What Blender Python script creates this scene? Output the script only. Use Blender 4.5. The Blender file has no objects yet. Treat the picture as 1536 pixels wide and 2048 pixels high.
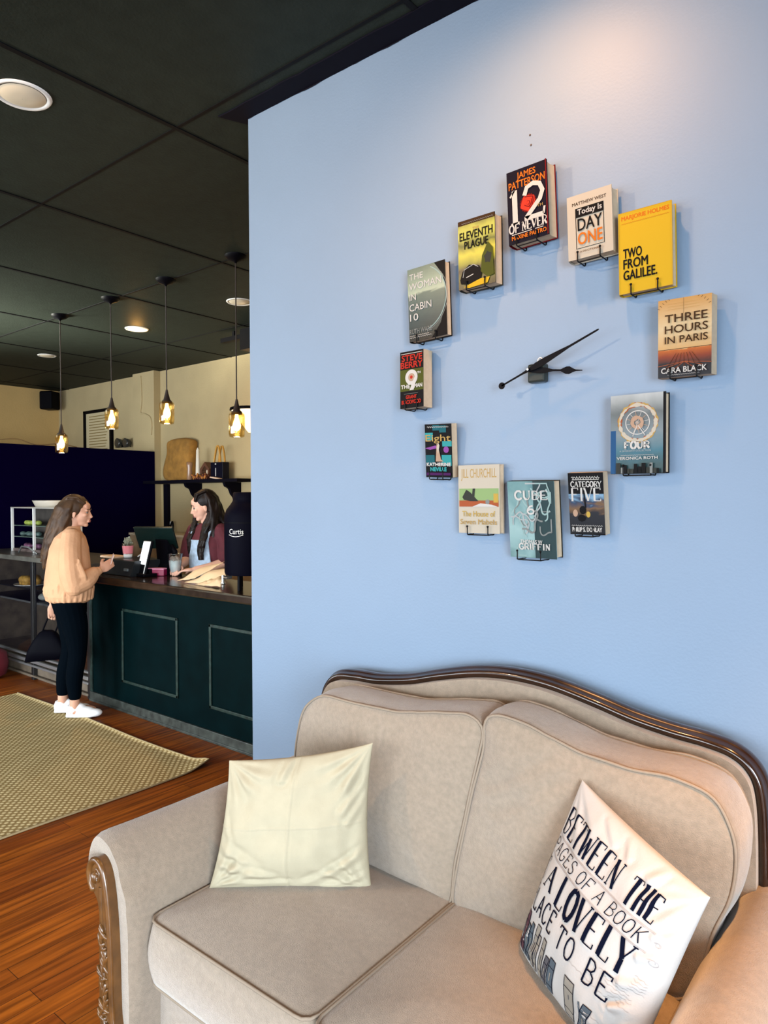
import bpy, math, random
from mathutils import Vector, Matrix, noise, Euler

# ------------------------------------------------------------------ camera, world, light, exposure
S = bpy.context.scene
C = S.collection
random.seed(7)
FPX, YAW, PITCH, ROLL, CAMH = 1388.2, 0.6736, -0.0214, -0.0032, 1.62
W_ = Vector((-math.sin(YAW)*math.cos(PITCH), math.cos(YAW)*math.cos(PITCH), math.sin(PITCH)))
_r = Vector((math.cos(YAW), math.sin(YAW), 0)); _u = _r.cross(W_)
R_ = _r*math.cos(ROLL) + _u*math.sin(ROLL); U_ = -_r*math.sin(ROLL) + _u*math.cos(ROLL)
cam_data = bpy.data.cameras.new('camera'); cam = bpy.data.objects.new('camera', cam_data); C.objects.link(cam)
M = Matrix.Identity(4)
for i, a in enumerate((R_, U_, -W_)):
    for j in range(3): M[j][i] = a[j]
M.translation = Vector((0, 0, CAMH))
cam.matrix_world = M
cam_data.sensor_fit = 'VERTICAL'; cam_data.sensor_height = 36.0; cam_data.lens = FPX/2048*36.0
cam_data.clip_start = 0.02; cam_data.clip_end = 100
S.camera = cam
S.view_settings.view_transform = 'Standard'; S.view_settings.look = 'None'
S.view_settings.gamma = 1.0; S.view_settings.use_curve_mapping = False
S.view_settings.exposure = 0.0

world = bpy.data.worlds.new('world'); S.world = world; world.use_nodes = True
bg = world.node_tree.nodes['Background']; bg.inputs[0].default_value = (0.55, 0.72, 1.0, 1); bg.inputs[1].default_value = 1.0

def area_light(name, loc, target, sx, sy, power, color):
    d = bpy.data.lights.new(name, 'AREA'); d.shape = 'RECTANGLE'; d.size = sx; d.size_y = sy
    d.energy = power; d.color = color
    o = bpy.data.objects.new(name, d); C.objects.link(o); o.location = loc
    o.rotation_euler = (Vector(target)-Vector(loc)).to_track_quat('-Z', 'Y').to_euler(); return o
def spot_light(name, loc, target, power, color, angle, blend, size=0.04):
    d = bpy.data.lights.new(name, 'SPOT'); d.energy = power; d.color = color
    d.spot_size = math.radians(angle); d.spot_blend = blend; d.shadow_soft_size = size
    o = bpy.data.objects.new(name, d); C.objects.link(o); o.location = loc
    o.rotation_euler = (Vector(target)-Vector(loc)).to_track_quat('-Z', 'Y').to_euler(); return o

XL, XR, YB, YF, HC, YW, XC = -10.2, 2.4, 5.06, -3.0, 3.20, 1.935, -2.26   # room: left, right, back, front, ceiling, blue wall, its free end
DAY = (0.87, 0.95, 1.0)
WARM = (1.0, 0.62, 0.30)
# shop-front windows in the front wall: (x0, x1)
WINS = [(-9.4, -6.9), (-6.5, -4.0), (-3.6, -1.1), (-0.7, 1.8)]
for i, ((x0, x1), pw) in enumerate(zip(WINS, (200, 120, 92, 62))):
    dl = area_light('daylight', ((x0+x1)/2, YF-0.35, 1.35), ((x0+x1)/2+(1.2 if i == 0 else 0), 0, (2.2, 1.0, 0.05, 0.05)[i]), x1-x0, 2.0, pw, DAY); dl.data.spread = math.radians(150 if i == 0 else 105)
dl = area_light('daylight', (XL-0.3, -1.2, 1.2), (-7.4, 1.3, 3.2), 2.2, 1.6, 560, (1.0, 1.0, 0.84)); dl.data.spread = math.radians(44)  # added beam through an invented left window, brightens the left of the ceiling
dl = area_light('daylight', (XR+0.3, -1.55, 1.45), (-1.2, 0.8, 0.3), 2.0, 2.0, 230, (0.84, 0.93, 1.0)); dl.data.spread = math.radians(110)  # added light through an invented side window, brightens the sofa's left arm
spot_light('wall_spot', (-0.86, 1.46, HC-0.03), (-0.86, 1.60, 1.6), 76, (1.0, 0.47, 0.18), 165, 1.0, 0.03)
spot_light('ceiling_spot', (-5.87, 3.66, HC-0.03), (-5.87, 3.5, 0), 45, WARM, 130, 0.8)
spot_light('ceiling_spot', (0.25, 0.95, HC-0.03), (-0.1, 1.45, 0.6), 540, (1.0, 0.46, 0.15), 38, 1.0)
spot_light('ceiling_spot', (-2.6, -0.4, HC-0.03), (-1.9, 1.9, 2.3), 235, (1.0, 0.66, 0.38), 110, 1.0)  # added warm fill for the upper blue wall, no fixture here

# ------------------------------------------------------------------ pixel rays (photo frame 1536x2048) -> world points
def ray(px, py): return R_*((px-768)/FPX) - U_*((py-1024)/FPX) + W_
O_ = Vector((0, 0, CAMH))
def aty(px, py, Y): d = ray(px, py); return O_ + d*(Y/d.y)
def atz(px, py, Z): d = ray(px, py); return O_ + d*((Z-CAMH)/d.z)

# ------------------------------------------------------------------ materials
MATS = {}
def mat(name, col, rough=0.6, metal=0.0, noise_amt=0.0, nscale=40, bump=0.0, bscale=200, spec=0.5, emit=None, estr=0, sheen=0, coat=0, trans=0, col2=None):
    if name in MATS: return MATS[name]
    m = bpy.data.materials.new(name); m.use_nodes = True
    nt = m.node_tree; b = nt.nodes['Principled BSDF']
    b.inputs['Base Color'].default_value = (*col, 1); b.inputs['Roughness'].default_value = rough
    b.inputs['Metallic'].default_value = metal; b.inputs['Specular IOR Level'].default_value = spec
    b.inputs['Sheen Weight'].default_value = sheen; b.inputs['Coat Weight'].default_value = coat
    b.inputs['Transmission Weight'].default_value = trans
    if emit: b.inputs['Emission Color'].default_value = (*emit, 1); b.inputs['Emission Strength'].default_value = estr
    tc = nt.nodes.new('ShaderNodeTexCoord')
    if noise_amt > 0 or col2:
        n = nt.nodes.new('ShaderNodeTexNoise'); n.inputs['Scale'].default_value = nscale; n.inputs['Detail'].default_value = 6
        nt.links.new(tc.outputs['Object'], n.inputs['Vector'])
        cr = nt.nodes.new('ShaderNodeValToRGB')
        c2 = col2 if col2 else tuple(min(1, c*(1+noise_amt)) for c in col)
        c1 = col if col2 else tuple(c*(1-noise_amt) for c in col)
        cr.color_ramp.elements[0].color = (*c1, 1); cr.color_ramp.elements[1].color = (*c2, 1)
        cr.color_ramp.elements[0].position = 0.32; cr.color_ramp.elements[1].position = 0.68
        nt.links.new(n.outputs['Fac'], cr.inputs['Fac']); nt.links.new(cr.outputs['Color'], b.inputs['Base Color'])
    if bump > 0:
        n2 = nt.nodes.new('ShaderNodeTexNoise'); n2.inputs['Scale'].default_value = bscale; n2.inputs['Detail'].default_value = 3
        nt.links.new(tc.outputs['Object'], n2.inputs['Vector'])
        bp = nt.nodes.new('ShaderNodeBump'); bp.inputs['Strength'].default_value = bump; bp.inputs['Distance'].default_value = 0.01
        nt.links.new(n2.outputs['Fac'], bp.inputs['Height']); nt.links.new(bp.outputs['Normal'], b.inputs['Normal'])
    MATS[name] = m; return m

def glass(name, tint=(1, 1, 1), refl=0.10, rough=0.0):
    if name in MATS: return MATS[name]
    m = bpy.data.materials.new(name); m.use_nodes = True; nt = m.node_tree; nt.nodes.clear()
    o = nt.nodes.new('ShaderNodeOutputMaterial'); mx = nt.nodes.new('ShaderNodeMixShader')
    t = nt.nodes.new('ShaderNodeBsdfTransparent'); t.inputs[0].default_value = (*tint, 1)
    g = nt.nodes.new('ShaderNodeBsdfGlossy'); g.inputs['Roughness'].default_value = rough
    fr0 = nt.nodes.new('ShaderNodeLayerWeight'); fr0.inputs['Blend'].default_value = 0.25
    fr = nt.nodes.new('ShaderNodeMath'); fr.operation = 'MULTIPLY'; fr.inputs[1].default_value = 0.45; nt.links.new(fr0.outputs['Facing'], fr.inputs[0])
    mth = nt.nodes.new('ShaderNodeMath'); mth.operation = 'ADD'; mth.inputs[1].default_value = refl; mth.use_clamp = True
    nt.links.new(fr.outputs[0], mth.inputs[0]); nt.links.new(mth.outputs[0], mx.inputs[0])
    nt.links.new(t.outputs[0], mx.inputs[1]); nt.links.new(g.outputs[0], mx.inputs[2]); nt.links.new(mx.outputs[0], o.inputs[0])
    MATS[name] = m; return m

def art_mat(name, stops, h, amt=0.25, scale=14, rough=0.35, stretch=(1, 1, 1), axis=2, off=0.0):
    """colour ramp running up a cover, broken by noise (printed picture)"""
    m = bpy.data.materials.new(name); m.use_nodes = True; nt = m.node_tree; b = nt.nodes['Principled BSDF']
    b.inputs['Roughness'].default_value = rough; b.inputs['Specular IOR Level'].default_value = 0.2
    tc = nt.nodes.new('ShaderNodeTexCoord'); sp = nt.nodes.new('ShaderNodeSeparateXYZ'); nt.links.new(tc.outputs['Object'], sp.inputs[0])
    mp = nt.nodes.new('ShaderNodeMapping'); mp.inputs['Scale'].default_value = stretch; nt.links.new(tc.outputs['Object'], mp.inputs[0])
    n = nt.nodes.new('ShaderNodeTexNoise'); n.inputs['Scale'].default_value = scale; n.inputs['Detail'].default_value = 5; n.inputs['Distortion'].default_value = 0.8
    nt.links.new(mp.outputs[0], n.inputs['Vector'])
    a = nt.nodes.new('ShaderNodeMath'); a.operation = 'MULTIPLY_ADD'; a.inputs[1].default_value = 1/h; a.inputs[2].default_value = 0.5+off-amt*0.5
    nt.links.new(sp.outputs[axis], a.inputs[0])
    a2 = nt.nodes.new('ShaderNodeMath'); a2.operation = 'MULTIPLY_ADD'; a2.inputs[1].default_value = amt
    nt.links.new(n.outputs['Fac'], a2.inputs[0]); nt.links.new(a.outputs[0], a2.inputs[2])
    cr = nt.nodes.new('ShaderNodeValToRGB'); el = cr.color_ramp.elements
    el[0].position = stops[0][0]; el[0].color = (*stops[0][1], 1); el[1].position = stops[-1][0]; el[1].color = (*stops[-1][1], 1)
    for p, c in stops[1:-1]:
        e = el.new(p); e.color = (*c, 1)
    for e in el: e.color = tuple(c*0.40 for c in e.color[:3])+(1,)
    nt.links.new(a2.outputs[0], cr.inputs[0]); nt.links.new(cr.outputs[0], b.inputs['Base Color'])
    return m

# ------------------------------------------------------------------ mesh builder
class MB:
    def __init__(s): s.v = []; s.f = []; s.m = []; s.s = []
    def add(s, vs, fs, mi=0, smooth=True):
        o = len(s.v); s.v += [Vector(p) for p in vs]
        for f in fs: s.f.append(tuple(i+o for i in f)); s.m.append(mi); s.s.append(smooth)
    def box(s, c, d, rot=None, mi=0):
        c = Vector(c); hx, hy, hz = d[0]/2, d[1]/2, d[2]/2
        vs = [Vector((x, y, z)) for x in (-hx, hx) for y in (-hy, hy) for z in (-hz, hz)]
        if rot is not None:
            R = rot if isinstance(rot, Matrix) else Euler(rot).to_matrix()
            vs = [R @ v for v in vs]
        s.add([v+c for v in vs], [(0, 1, 3, 2), (4, 6, 7, 5), (0, 4, 5, 1), (2, 3, 7, 6), (0, 2, 6, 4), (1, 5, 7, 3)], mi, False)
    def box2(s, a, b, mi=0):
        a = Vector(a); b = Vector(b); s.box((a+b)/2, [abs(q) for q in (b-a)], None, mi)
    def prism(s, pts, fn, a, b, mi=0, smooth=False):
        """closed 2D outline extruded from depth a to b; fn(p, d) -> 3D"""
        n = len(pts); vs = [fn(p, a) for p in pts]+[fn(p, b) for p in pts]
        s.add(vs, [(i, (i+1) % n, n+(i+1) % n, n+i) for i in range(n)], mi, smooth)
        s.add([fn(p, a) for p in pts], [tuple(range(n))[::-1]], mi, False)
        s.add([fn(p, b) for p in pts], [tuple(range(n))], mi, False)
    def lathe(s, prof, c, axis='z', seg=24, mi=0, sx=1, sy=1, rot=None, cap=True):
        c = Vector(c); vs = []; n = len(prof)
        for r, z in prof:
            for k in range(seg):
                t = 2*math.pi*k/seg; p = Vector((r*math.cos(t)*sx, r*math.sin(t)*sy, z))
                if axis == 'y': p = Vector((p.x, p.z, p.y))
                if axis == 'x': p = Vector((p.z, p.x, p.y))
                if rot is not None: p = rot @ p
                vs.append(c+p)
        fs = [(i*seg+k, i*seg+(k+1) % seg, (i+1)*seg+(k+1) % seg, (i+1)*seg+k) for i in range(n-1) for k in range(seg)]
        s.add(vs, fs, mi)
        if cap:
            s.add(vs[:seg], [tuple(range(seg))[::-1]], mi); s.add(vs[-seg:], [tuple(range(seg))], mi)
    def ell(s, c, r, rot=None, seg=20, rings=12, mi=0):
        c = Vector(c); vs = []
        R = None if rot is None else (rot if isinstance(rot, Matrix) else Euler(rot).to_matrix())
        def P(th, ph):
            p = Vector((r[0]*math.sin(th)*math.cos(ph), r[1]*math.sin(th)*math.sin(ph), r[2]*math.cos(th)))
            return c+(R @ p if R is not None else p)
        vs = [P(0, 0)]+[P(math.pi*i/rings, 2*math.pi*k/seg) for i in range(1, rings) for k in range(seg)]+[P(math.pi, 0)]
        fs = [(0, 1+k, 1+(k+1) % seg) for k in range(seg)]
        for i in range(rings-2):
            for k in range(seg):
                a = 1+i*seg+k; b = 1+i*seg+(k+1) % seg; fs.append((a, a+seg, b+seg, b))
        L = len(vs)-1; q = 1+(rings-2)*seg
        fs += [(q+k, L, q+(k+1) % seg) for k in range(seg)]
        s.add(vs, fs, mi)
    def tube(s, pts, r, seg=10, closed=False, mi=0, prof=None, up=None, round_caps=False):
        """sweep; r float or list; prof optional [(a,b)] outline in (side, up) frame (scaled by r)"""
        P = [Vector(p) for p in pts]; n = len(P)
        rr = r if isinstance(r, (list, tuple)) else [r]*n
        prof = prof or [(math.cos(2*math.pi*k/seg), math.sin(2*math.pi*k/seg)) for k in range(seg)]
        m = len(prof); vs = []; prev = None
        for i in range(n):
            if closed: t = P[(i+1) % n]-P[i-1]
            else: t = P[min(i+1, n-1)]-P[max(i-1, 0)]
            t.normalize()
            if up is not None: a = Vector(up)
            elif prev is None: a = Vector((0, 0, 1)) if abs(t.z) < 0.9 else Vector((1, 0, 0))
            else: a = prev
            a = (a-t*a.dot(t)).normalized(); prev = a; b = t.cross(a)
            for (x, y) in prof: vs.append(P[i]+(b*x+a*y)*rr[i])
        fs = []
        for i in range(n if closed else n-1):
            j = (i+1) % n
            for k in range(m): fs.append((i*m+k, i*m+(k+1) % m, j*m+(k+1) % m, j*m+k))
        s.add(vs, fs, mi)
        if not closed:
            s.add(vs[:m], [tuple(range(m))[::-1]], mi); s.add(vs[-m:], [tuple(range(m))], mi)
            if round_caps:
                s.ell(P[0], (rr[0],)*3, seg=seg, rings=6, mi=mi); s.ell(P[-1], (rr[-1],)*3, seg=seg, rings=6, mi=mi)
    def loft(s, rings, seg=28, mi=0, power=2.0):
        """rings: (x, y, z, rx, ry) stacked ellipses with caps"""
        vs = []
        for (x, y, z, rx, ry) in rings:
            for k in range(seg):
                t = 2*math.pi*k/seg; c, sn = math.cos(t), math.sin(t)
                vs.append((x+rx*math.copysign(abs(c)**(2/power), c), y+ry*math.copysign(abs(sn)**(2/power), sn), z))
        fs = [(i*seg+k, i*seg+(k+1) % seg, (i+1)*seg+(k+1) % seg, (i+1)*seg+k) for i in range(len(rings)-1) for k in range(seg)]
        fs.append(tuple(range(seg))[::-1]); fs.append(tuple(range((len(rings)-1)*seg, len(rings)*seg)))
        s.add(vs, fs, mi)
    def xform(s, M):
        s.v = [M @ v for v in s.v]; return s
    def mesh(s, name, mats):
        me = bpy.data.meshes.new(name); me.from_pydata([tuple(v) for v in s.v], [], s.f)
        for m in (mats if isinstance(mats, (list, tuple)) else [mats]): me.materials.append(m)
        me.polygons.foreach_set('material_index', s.m); me.polygons.foreach_set('use_smooth', s.s); me.update(); return me
    def build(s, name, mats, parent=None, bevel=0, world=True, label=None, sub=0, solid=0):
        if world:
            lo = Vector([min(v[i] for v in s.v) for i in range(3)]); hi = Vector([max(v[i] for v in s.v) for i in range(3)])
            c = (lo+hi)/2; s.v = [v-c for v in s.v]
        o = bpy.data.objects.new(name, s.mesh(name, mats)); C.objects.link(o)
        if world: o.location = c
        return fin(o, parent, bevel, world, label, sub, solid)
def basis(o): return Matrix.LocRotScale(o.location, o.rotation_euler, None)
def wmat(o):
    m = basis(o)
    if o.parent: m = wmat(o.parent) @ o.matrix_parent_inverse @ m
    return m
def fin(o, parent, bevel=0, world=True, label=None, sub=0, solid=0):
    if parent:
        o.parent = parent
        if world: o.matrix_parent_inverse = wmat(parent).inverted()
    if bevel:
        b = o.modifiers.new('bevel', 'BEVEL'); b.width = bevel; b.segments = 2; b.limit_method = 'ANGLE'; b.angle_limit = math.radians(40)
    if solid:
        b = o.modifiers.new('solid', 'SOLIDIFY'); b.thickness = solid; b.offset = 0
    if sub:
        b = o.modifiers.new('sub', 'SUBSURF'); b.levels = sub; b.render_levels = sub
    if label: o['label'] = label
    return o
def tag(o, label, cat, group=None, kind=None):
    o['label'] = label; o['category'] = cat
    if group: o['group'] = group
    if kind: o['kind'] = kind
    return o
def thing(name, label, cat, loc, rotz=0, group=None):
    o = bpy.data.objects.new(name, None); C.objects.link(o); o.empty_display_size = 0.05
    o.location = loc; o.rotation_euler = (0, 0, rotz); return tag(o, label, cat, group)
def struct(o, label):
    o['kind'] = 'structure'; o['label'] = label; o['category'] = 'room'; return o
def fuse(mb, name, m, voxel=0.006, smooth=4, parent=None, world=True, label=None):
    me = mb.mesh('tmp', m); t = bpy.data.objects.new('tmp', me); C.objects.link(t)
    r = t.modifiers.new('r', 'REMESH'); r.mode = 'VOXEL'; r.voxel_size = voxel
    if smooth:
        sm = t.modifiers.new('s', 'SMOOTH'); sm.factor = 0.5; sm.iterations = smooth
    dg = bpy.context.evaluated_depsgraph_get(); ev = t.evaluated_get(dg)
    nm = bpy.data.meshes.new_from_object(ev); nm.name = name
    bpy.data.objects.remove(t); bpy.data.meshes.remove(me)
    nm.materials.clear(); nm.materials.append(m)
    nm.polygons.foreach_set('use_smooth', [True]*len(nm.polygons))
    o = bpy.data.objects.new(name, nm); C.objects.link(o)
    return fin(o, parent, 0, world, label)
def wob(p, sc, amp): return noise.noise(Vector(p)*sc)*amp

# lettering in Blender's built-in face, turned to flat geometry
_tc = {}
def text_geo(st):
    if st in _tc: return _tc[st]
    cu = bpy.data.curves.new('t', 'FONT'); cu.body = st; cu.resolution_u = 3
    o = bpy.data.objects.new('t', cu); C.objects.link(o)
    dg = bpy.context.evaluated_depsgraph_get(); me = bpy.data.meshes.new_from_object(o.evaluated_get(dg))
    vs = [(v.co.x, v.co.y) for v in me.vertices]; fs = [tuple(p.vertices) for p in me.polygons]
    bpy.data.objects.remove(o); bpy.data.curves.remove(cu); bpy.data.meshes.remove(me)
    x0 = min(v[0] for v in vs); x1 = max(v[0] for v in vs); y0 = min(v[1] for v in vs); y1 = max(v[1] for v in vs)
    vs = [((x-x0)/(x1-x0), (y-y0)/(y1-y0)) for x, y in vs]
    _tc[st] = (vs, fs); return _tc[st]

# hand-drawn stroke letters: 'T' thick stem, 't' thin; unit box
G = {
 'A': [('t', (0, 0, .5, 1)), ('T', (.5, 1, 1, 0)), ('t', (.2, .38, .82, .38)), ('s', (0, 0)), ('s', (1, 0))],
 'B': [('T', (.15, 0, .15, 1)), ('t', (.15, 1, .6, .98, .85, .85, .85, .7, .6, .54, .15, .52)), ('t', (.6, .53, .95, .42, 1, .25, .85, .06, .5, 0, .15, 0))],
 'C': [('T', (.95, .8, .7, 1, .35, .98, .08, .75, .02, .5, .08, .25, .35, .02, .7, 0, .98, .2))],
 'D': [('T', (.12, 0, .12, 1)), ('t', (.12, 1, .6, .95, .95, .7, 1, .5, .95, .3, .6, .05, .12, 0))],
 'E': [('T', (.15, 0, .15, 1)), ('t', (.15, 1, .95, 1, .95, .85)), ('t', (.15, .52, .75, .52)), ('t', (.15, 0, .98, 0, .98, .16))],
 'F': [('T', (.15, 0, .15, 1)), ('t', (.15, 1, .95, 1, .95, .85)), ('t', (.15, .52, .75, .52)), ('s', (.15, 0))],
 'G': [('T', (.95, .8, .7, 1, .35, .98, .08, .75, .02, .5, .08, .25, .35, .02, .7, 0, .95, .15, .95, .42)), ('t', (.6, .42, 1, .42))],
 'H': [('T', (.15, 0, .15, 1)), ('T', (.85, 0, .85, 1)), ('t', (.15, .5, .85, .5)), ('s', (.15, 0)), ('s', (.85, 0)), ('s', (.15, 1)), ('s', (.85, 1))],
 'I': [('T', (.5, 0, .5, 1)), ('s', (.5, 0)), ('s', (.5, 1))],
 'K': [('T', (.15, 0, .15, 1)), ('t', (.9, 1, .15, .45)), ('T', (.35, .6, 1, 0))],
 'L': [('T', (.2, 0, .2, 1)), ('t', (.2, 0, .95, 0, .98, .2)), ('s', (.2, 1))],
 'N': [('t', (.12, 0, .12, 1)), ('T', (.12, 1, .88, 0)), ('t', (.88, 0, .88, 1)), ('s', (.12, 0)), ('s', (.88, 1))],
 'O': [('T', (.5, 1, .22, .93, .05, .7, .02, .5, .05, .3, .22, .07, .5, 0)), ('T', (.5, 0, .78, .07, .95, .3, .98, .5, .95, .7, .78, .93, .5, 1))],
 'P': [('T', (.15, 0, .15, 1)), ('t', (.15, 1, .7, .97, .95, .8, .92, .62, .65, .48, .15, .47))],
 'R': [('T', (.15, 0, .15, 1)), ('t', (.15, 1, .7, .97, .95, .8, .92, .62, .65, .5, .15, .5)), ('T', (.5, .5, 1, 0)), ('s', (.15, 0))],
 'S': [('T', (.9, .82, .7, .98, .35, .98, .1, .8, .18, .6, .8, .4, .95, .22, .75, .02, .35, 0, .05, .2))],
 'T': [('T', (.5, 0, .5, 1)), ('t', (0, .86, .02, 1, .98, 1, 1, .86)), ('s', (.5, 0))],
 'U': [('T', (.12, 1, .12, .3, .3, .05, .5, 0)), ('t', (.5, 0, .75, .05, .88, .3, .88, 1)), ('s', (.12, 1)), ('s', (.88, 1))],
 'V': [('T', (0, 1, .5, 0)), ('t', (.5, 0, 1, 1)), ('s', (0, 1)), ('s', (1, 1))],
 'W': [('T', (0, 1, .26, 0)), ('t', (.26, 0, .5, .8)), ('T', (.5, .8, .74, 0)), ('t', (.74, 0, 1, 1)), ('s', (0, 1)), ('s', (1, 1))],
 'Y': [('T', (0, 1, .5, .45)), ('t', (1, 1, .5, .45)), ('T', (.5, .45, .5, 0)), ('s', (0, 1)), ('s', (1, 1)), ('s', (.5, 0))],
 '1': [('T', (.55, 0, .55, 1)), ('t', (.55, 1, .2, .82)), ('s', (.55, 0)), ('s', (.4, 0)), ('s', (.7, 0))],
 '2': [('T', (.08, .72, .2, .93, .5, 1, .8, .93, .93, .72, .8, .5, .12, .06)), ('T', (.05, .05, .95, .05)), ('t', (.95, .05, 1, .25))],
 '6': [('T', (.8, .95, .4, .85, .1, .5, .08, .25, .25, .03, .55, 0, .85, .1, .92, .32, .75, .52, .45, .55, .15, .4))],
}
def letters(word, x0, y0, x1, y1, thick, thin, serif=0, gap=0.2, mb=None, fn=None, mi=0, slant=0, widths=None):
    """draw word as ribbons; fn(x, y) -> 3D point"""
    n = len(word); ws = [(0.35 if c == ' ' else (1.25 if c in 'W' else (0.45 if c in 'I1' else 1))) for c in word]
    if widths: ws = widths
    tot = sum(ws)+gap*(n-1); u = (x1-x0)/tot; x = x0; H = y1-y0
    for c, w in zip(word, ws):
        cw = u*w
        for k, pts in G.get(c, []):
            if k == 's':
                if serif <= 0: continue
                px, py = x+pts[0]*cw, y0+pts[1]*H; L = [(px-serif, py), (px+serif, py)]; wd = thin
            else:
                L = [(x+pts[i]*cw, y0+pts[i+1]*H) for i in range(0, len(pts), 2)]; wd = thick if k == 'T' else thin
            Q = []
            for a, b in zip(L, L[1:]):
                m = max(1, int(math.hypot(b[0]-a[0], b[1]-a[1])/(0.12*H)))
                Q += [(a[0]+(b[0]-a[0])*j/m, a[1]+(b[1]-a[1])*j/m) for j in range(m)]
            Q.append(L[-1]); m = len(Q); vs = []
            for i in range(m):
                a = Q[max(i-1, 0)]; b = Q[min(i+1, m-1)]; dx, dy = b[0]-a[0], b[1]-a[1]; d = math.hypot(dx, dy) or 1
                nx, ny = -dy/d*wd/2, dx/d*wd/2; ex = 0
                p = Q[i]
                for sg in (1, -1):
                    X, Y = p[0]+nx*sg, p[1]+ny*sg; vs.append(fn(X+slant*(Y-y0), Y))
            mb.add(vs, [(2*i, 2*i+1, 2*i+3, 2*i+2) for i in range(m-1)], mi, False)
        x += cw+u*gap

# ------------------------------------------------------------------ shared materials
m_black = mat('black_metal', (0.0015, 0.0015, 0.003), 0.5, spec=0.06)
m_wire = mat('black_wire', (0.0015, 0.0015, 0.002), 0.4, spec=0.12)
m_white = mat('white_plastic', (0.75, 0.75, 0.73), 0.4)
m_fabric = mat('sofa_chenille', (0.216, 0.174, 0.132), 0.95, noise_amt=0.10, nscale=70, bump=0.35, bscale=420, spec=0.15, sheen=0.45)
m_piping = mat('sofa_piping', (0.215, 0.175, 0.135), 0.95, bump=0.2, bscale=500, spec=0.15)
m_walnut = mat('dark_walnut', (0.018, 0.007, 0.0035), 0.22, noise_amt=0.35, nscale=16, coat=0.5)
m_oak = mat('carved_oak', (0.085, 0.036, 0.009), 0.28, noise_amt=0.4, nscale=20, coat=0.25)
m_skin = mat('skin', (0.62, 0.33, 0.22), 0.5, spec=0.3)
m_paper = mat('book_pages', (0.36, 0.295, 0.21), 0.9, noise_amt=0.06, nscale=60)

# painted blue wall with fine roller texture
def wall_paint(name, col, amt=0.02):
    return mat(name, col, 0.55, noise_amt=amt, nscale=2.5, bump=0.06, bscale=120, spec=0.35)
m_blue = wall_paint('blue_paint', (0.140, 0.203, 0.292))
m_cream = mat('cream_wall', (0.46, 0.36, 0.19), 0.8, noise_amt=0.05, nscale=3, bump=0.25, bscale=60)
m_tan = mat('tan_wall', (0.66, 0.44, 0.17), 0.8, noise_amt=0.05, nscale=3, bump=0.2, bscale=60)
m_dark_trim = mat('black_paint', (0.002, 0.0015, 0.006), 0.7, spec=0.1)

def wood_floor():
    m = bpy.data.materials.new('wood_floor'); m.use_nodes = True; nt = m.node_tree; b = nt.nodes['Principled BSDF']
    tc = nt.nodes.new('ShaderNodeTexCoord'); mp = nt.nodes.new('ShaderNodeMapping'); mp.inputs['Rotation'].default_value = (0, 0, math.pi/2)
    nt.links.new(tc.outputs['Object'], mp.inputs[0])
    br = nt.nodes.new('ShaderNodeTexBrick'); br.inputs['Scale'].default_value = 1.0
    br.inputs['Brick Width'].default_value = 1.3; br.inputs['Row Height'].default_value = 0.083; br.inputs['Mortar Size'].default_value = 0.0012
    br.inputs['Color1'].default_value = (0.29, 0.075, 0.006, 1); br.inputs['Color2'].default_value = (0.18, 0.038, 0.004, 1); br.inputs['Mortar'].default_value = (0.03, 0.01, 0.004, 1)
    nt.links.new(mp.outputs[0], br.inputs['Vector'])
    mp2 = nt.nodes.new('ShaderNodeMapping'); mp2.inputs['Scale'].default_value = (30, 1.6, 1); nt.links.new(tc.outputs['Object'], mp2.inputs[0])
    n = nt.nodes.new('ShaderNodeTexNoise'); n.inputs['Scale'].default_value = 1.5; n.inputs['Detail'].default_value = 6; nt.links.new(mp2.outputs[0], n.inputs['Vector'])
    cr = nt.nodes.new('ShaderNodeValToRGB'); cr.color_ramp.elements[0].color = (0.55, 0.5, 0.45, 1); cr.color_ramp.elements[1].color = (1.5, 1.5, 1.5, 1)
    cr.color_ramp.elements[0].position = 0.35; cr.color_ramp.elements[1].position = 0.7
    nt.links.new(n.outputs['Fac'], cr.inputs[0])
    mx = nt.nodes.new('ShaderNodeMix'); mx.data_type = 'RGBA'; mx.blend_type = 'MULTIPLY'; mx.inputs[0].default_value = 1
    nt.links.new(br.outputs['Color'], mx.inputs[6]); nt.links.new(cr.outputs[0], mx.inputs[7]); nt.links.new(mx.outputs[2], b.inputs['Base Color'])
    b.inputs['Roughness'].default_value = 0.4; b.inputs['Specular IOR Level'].default_value = 0.25
    bp = nt.nodes.new('ShaderNodeBump'); bp.inputs['Strength'].default_value = 0.15; bp.inputs['Distance'].default_value = 0.004
    nt.links.new(n.outputs['Fac'], bp.inputs['Height']); nt.links.new(bp.outputs[0], b.inputs['Normal'])
    return m
m_floor = wood_floor()
m_ceil = mat('dark_ceiling_tile', (0.0160, 0.0212, 0.0165), 0.6, noise_amt=0.12, nscale=14, bump=0.15, bscale=90, spec=0.1)
m_grid = mat('ceiling_grid_black', (0.003, 0.003, 0.004), 0.6, spec=0.1)

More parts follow.
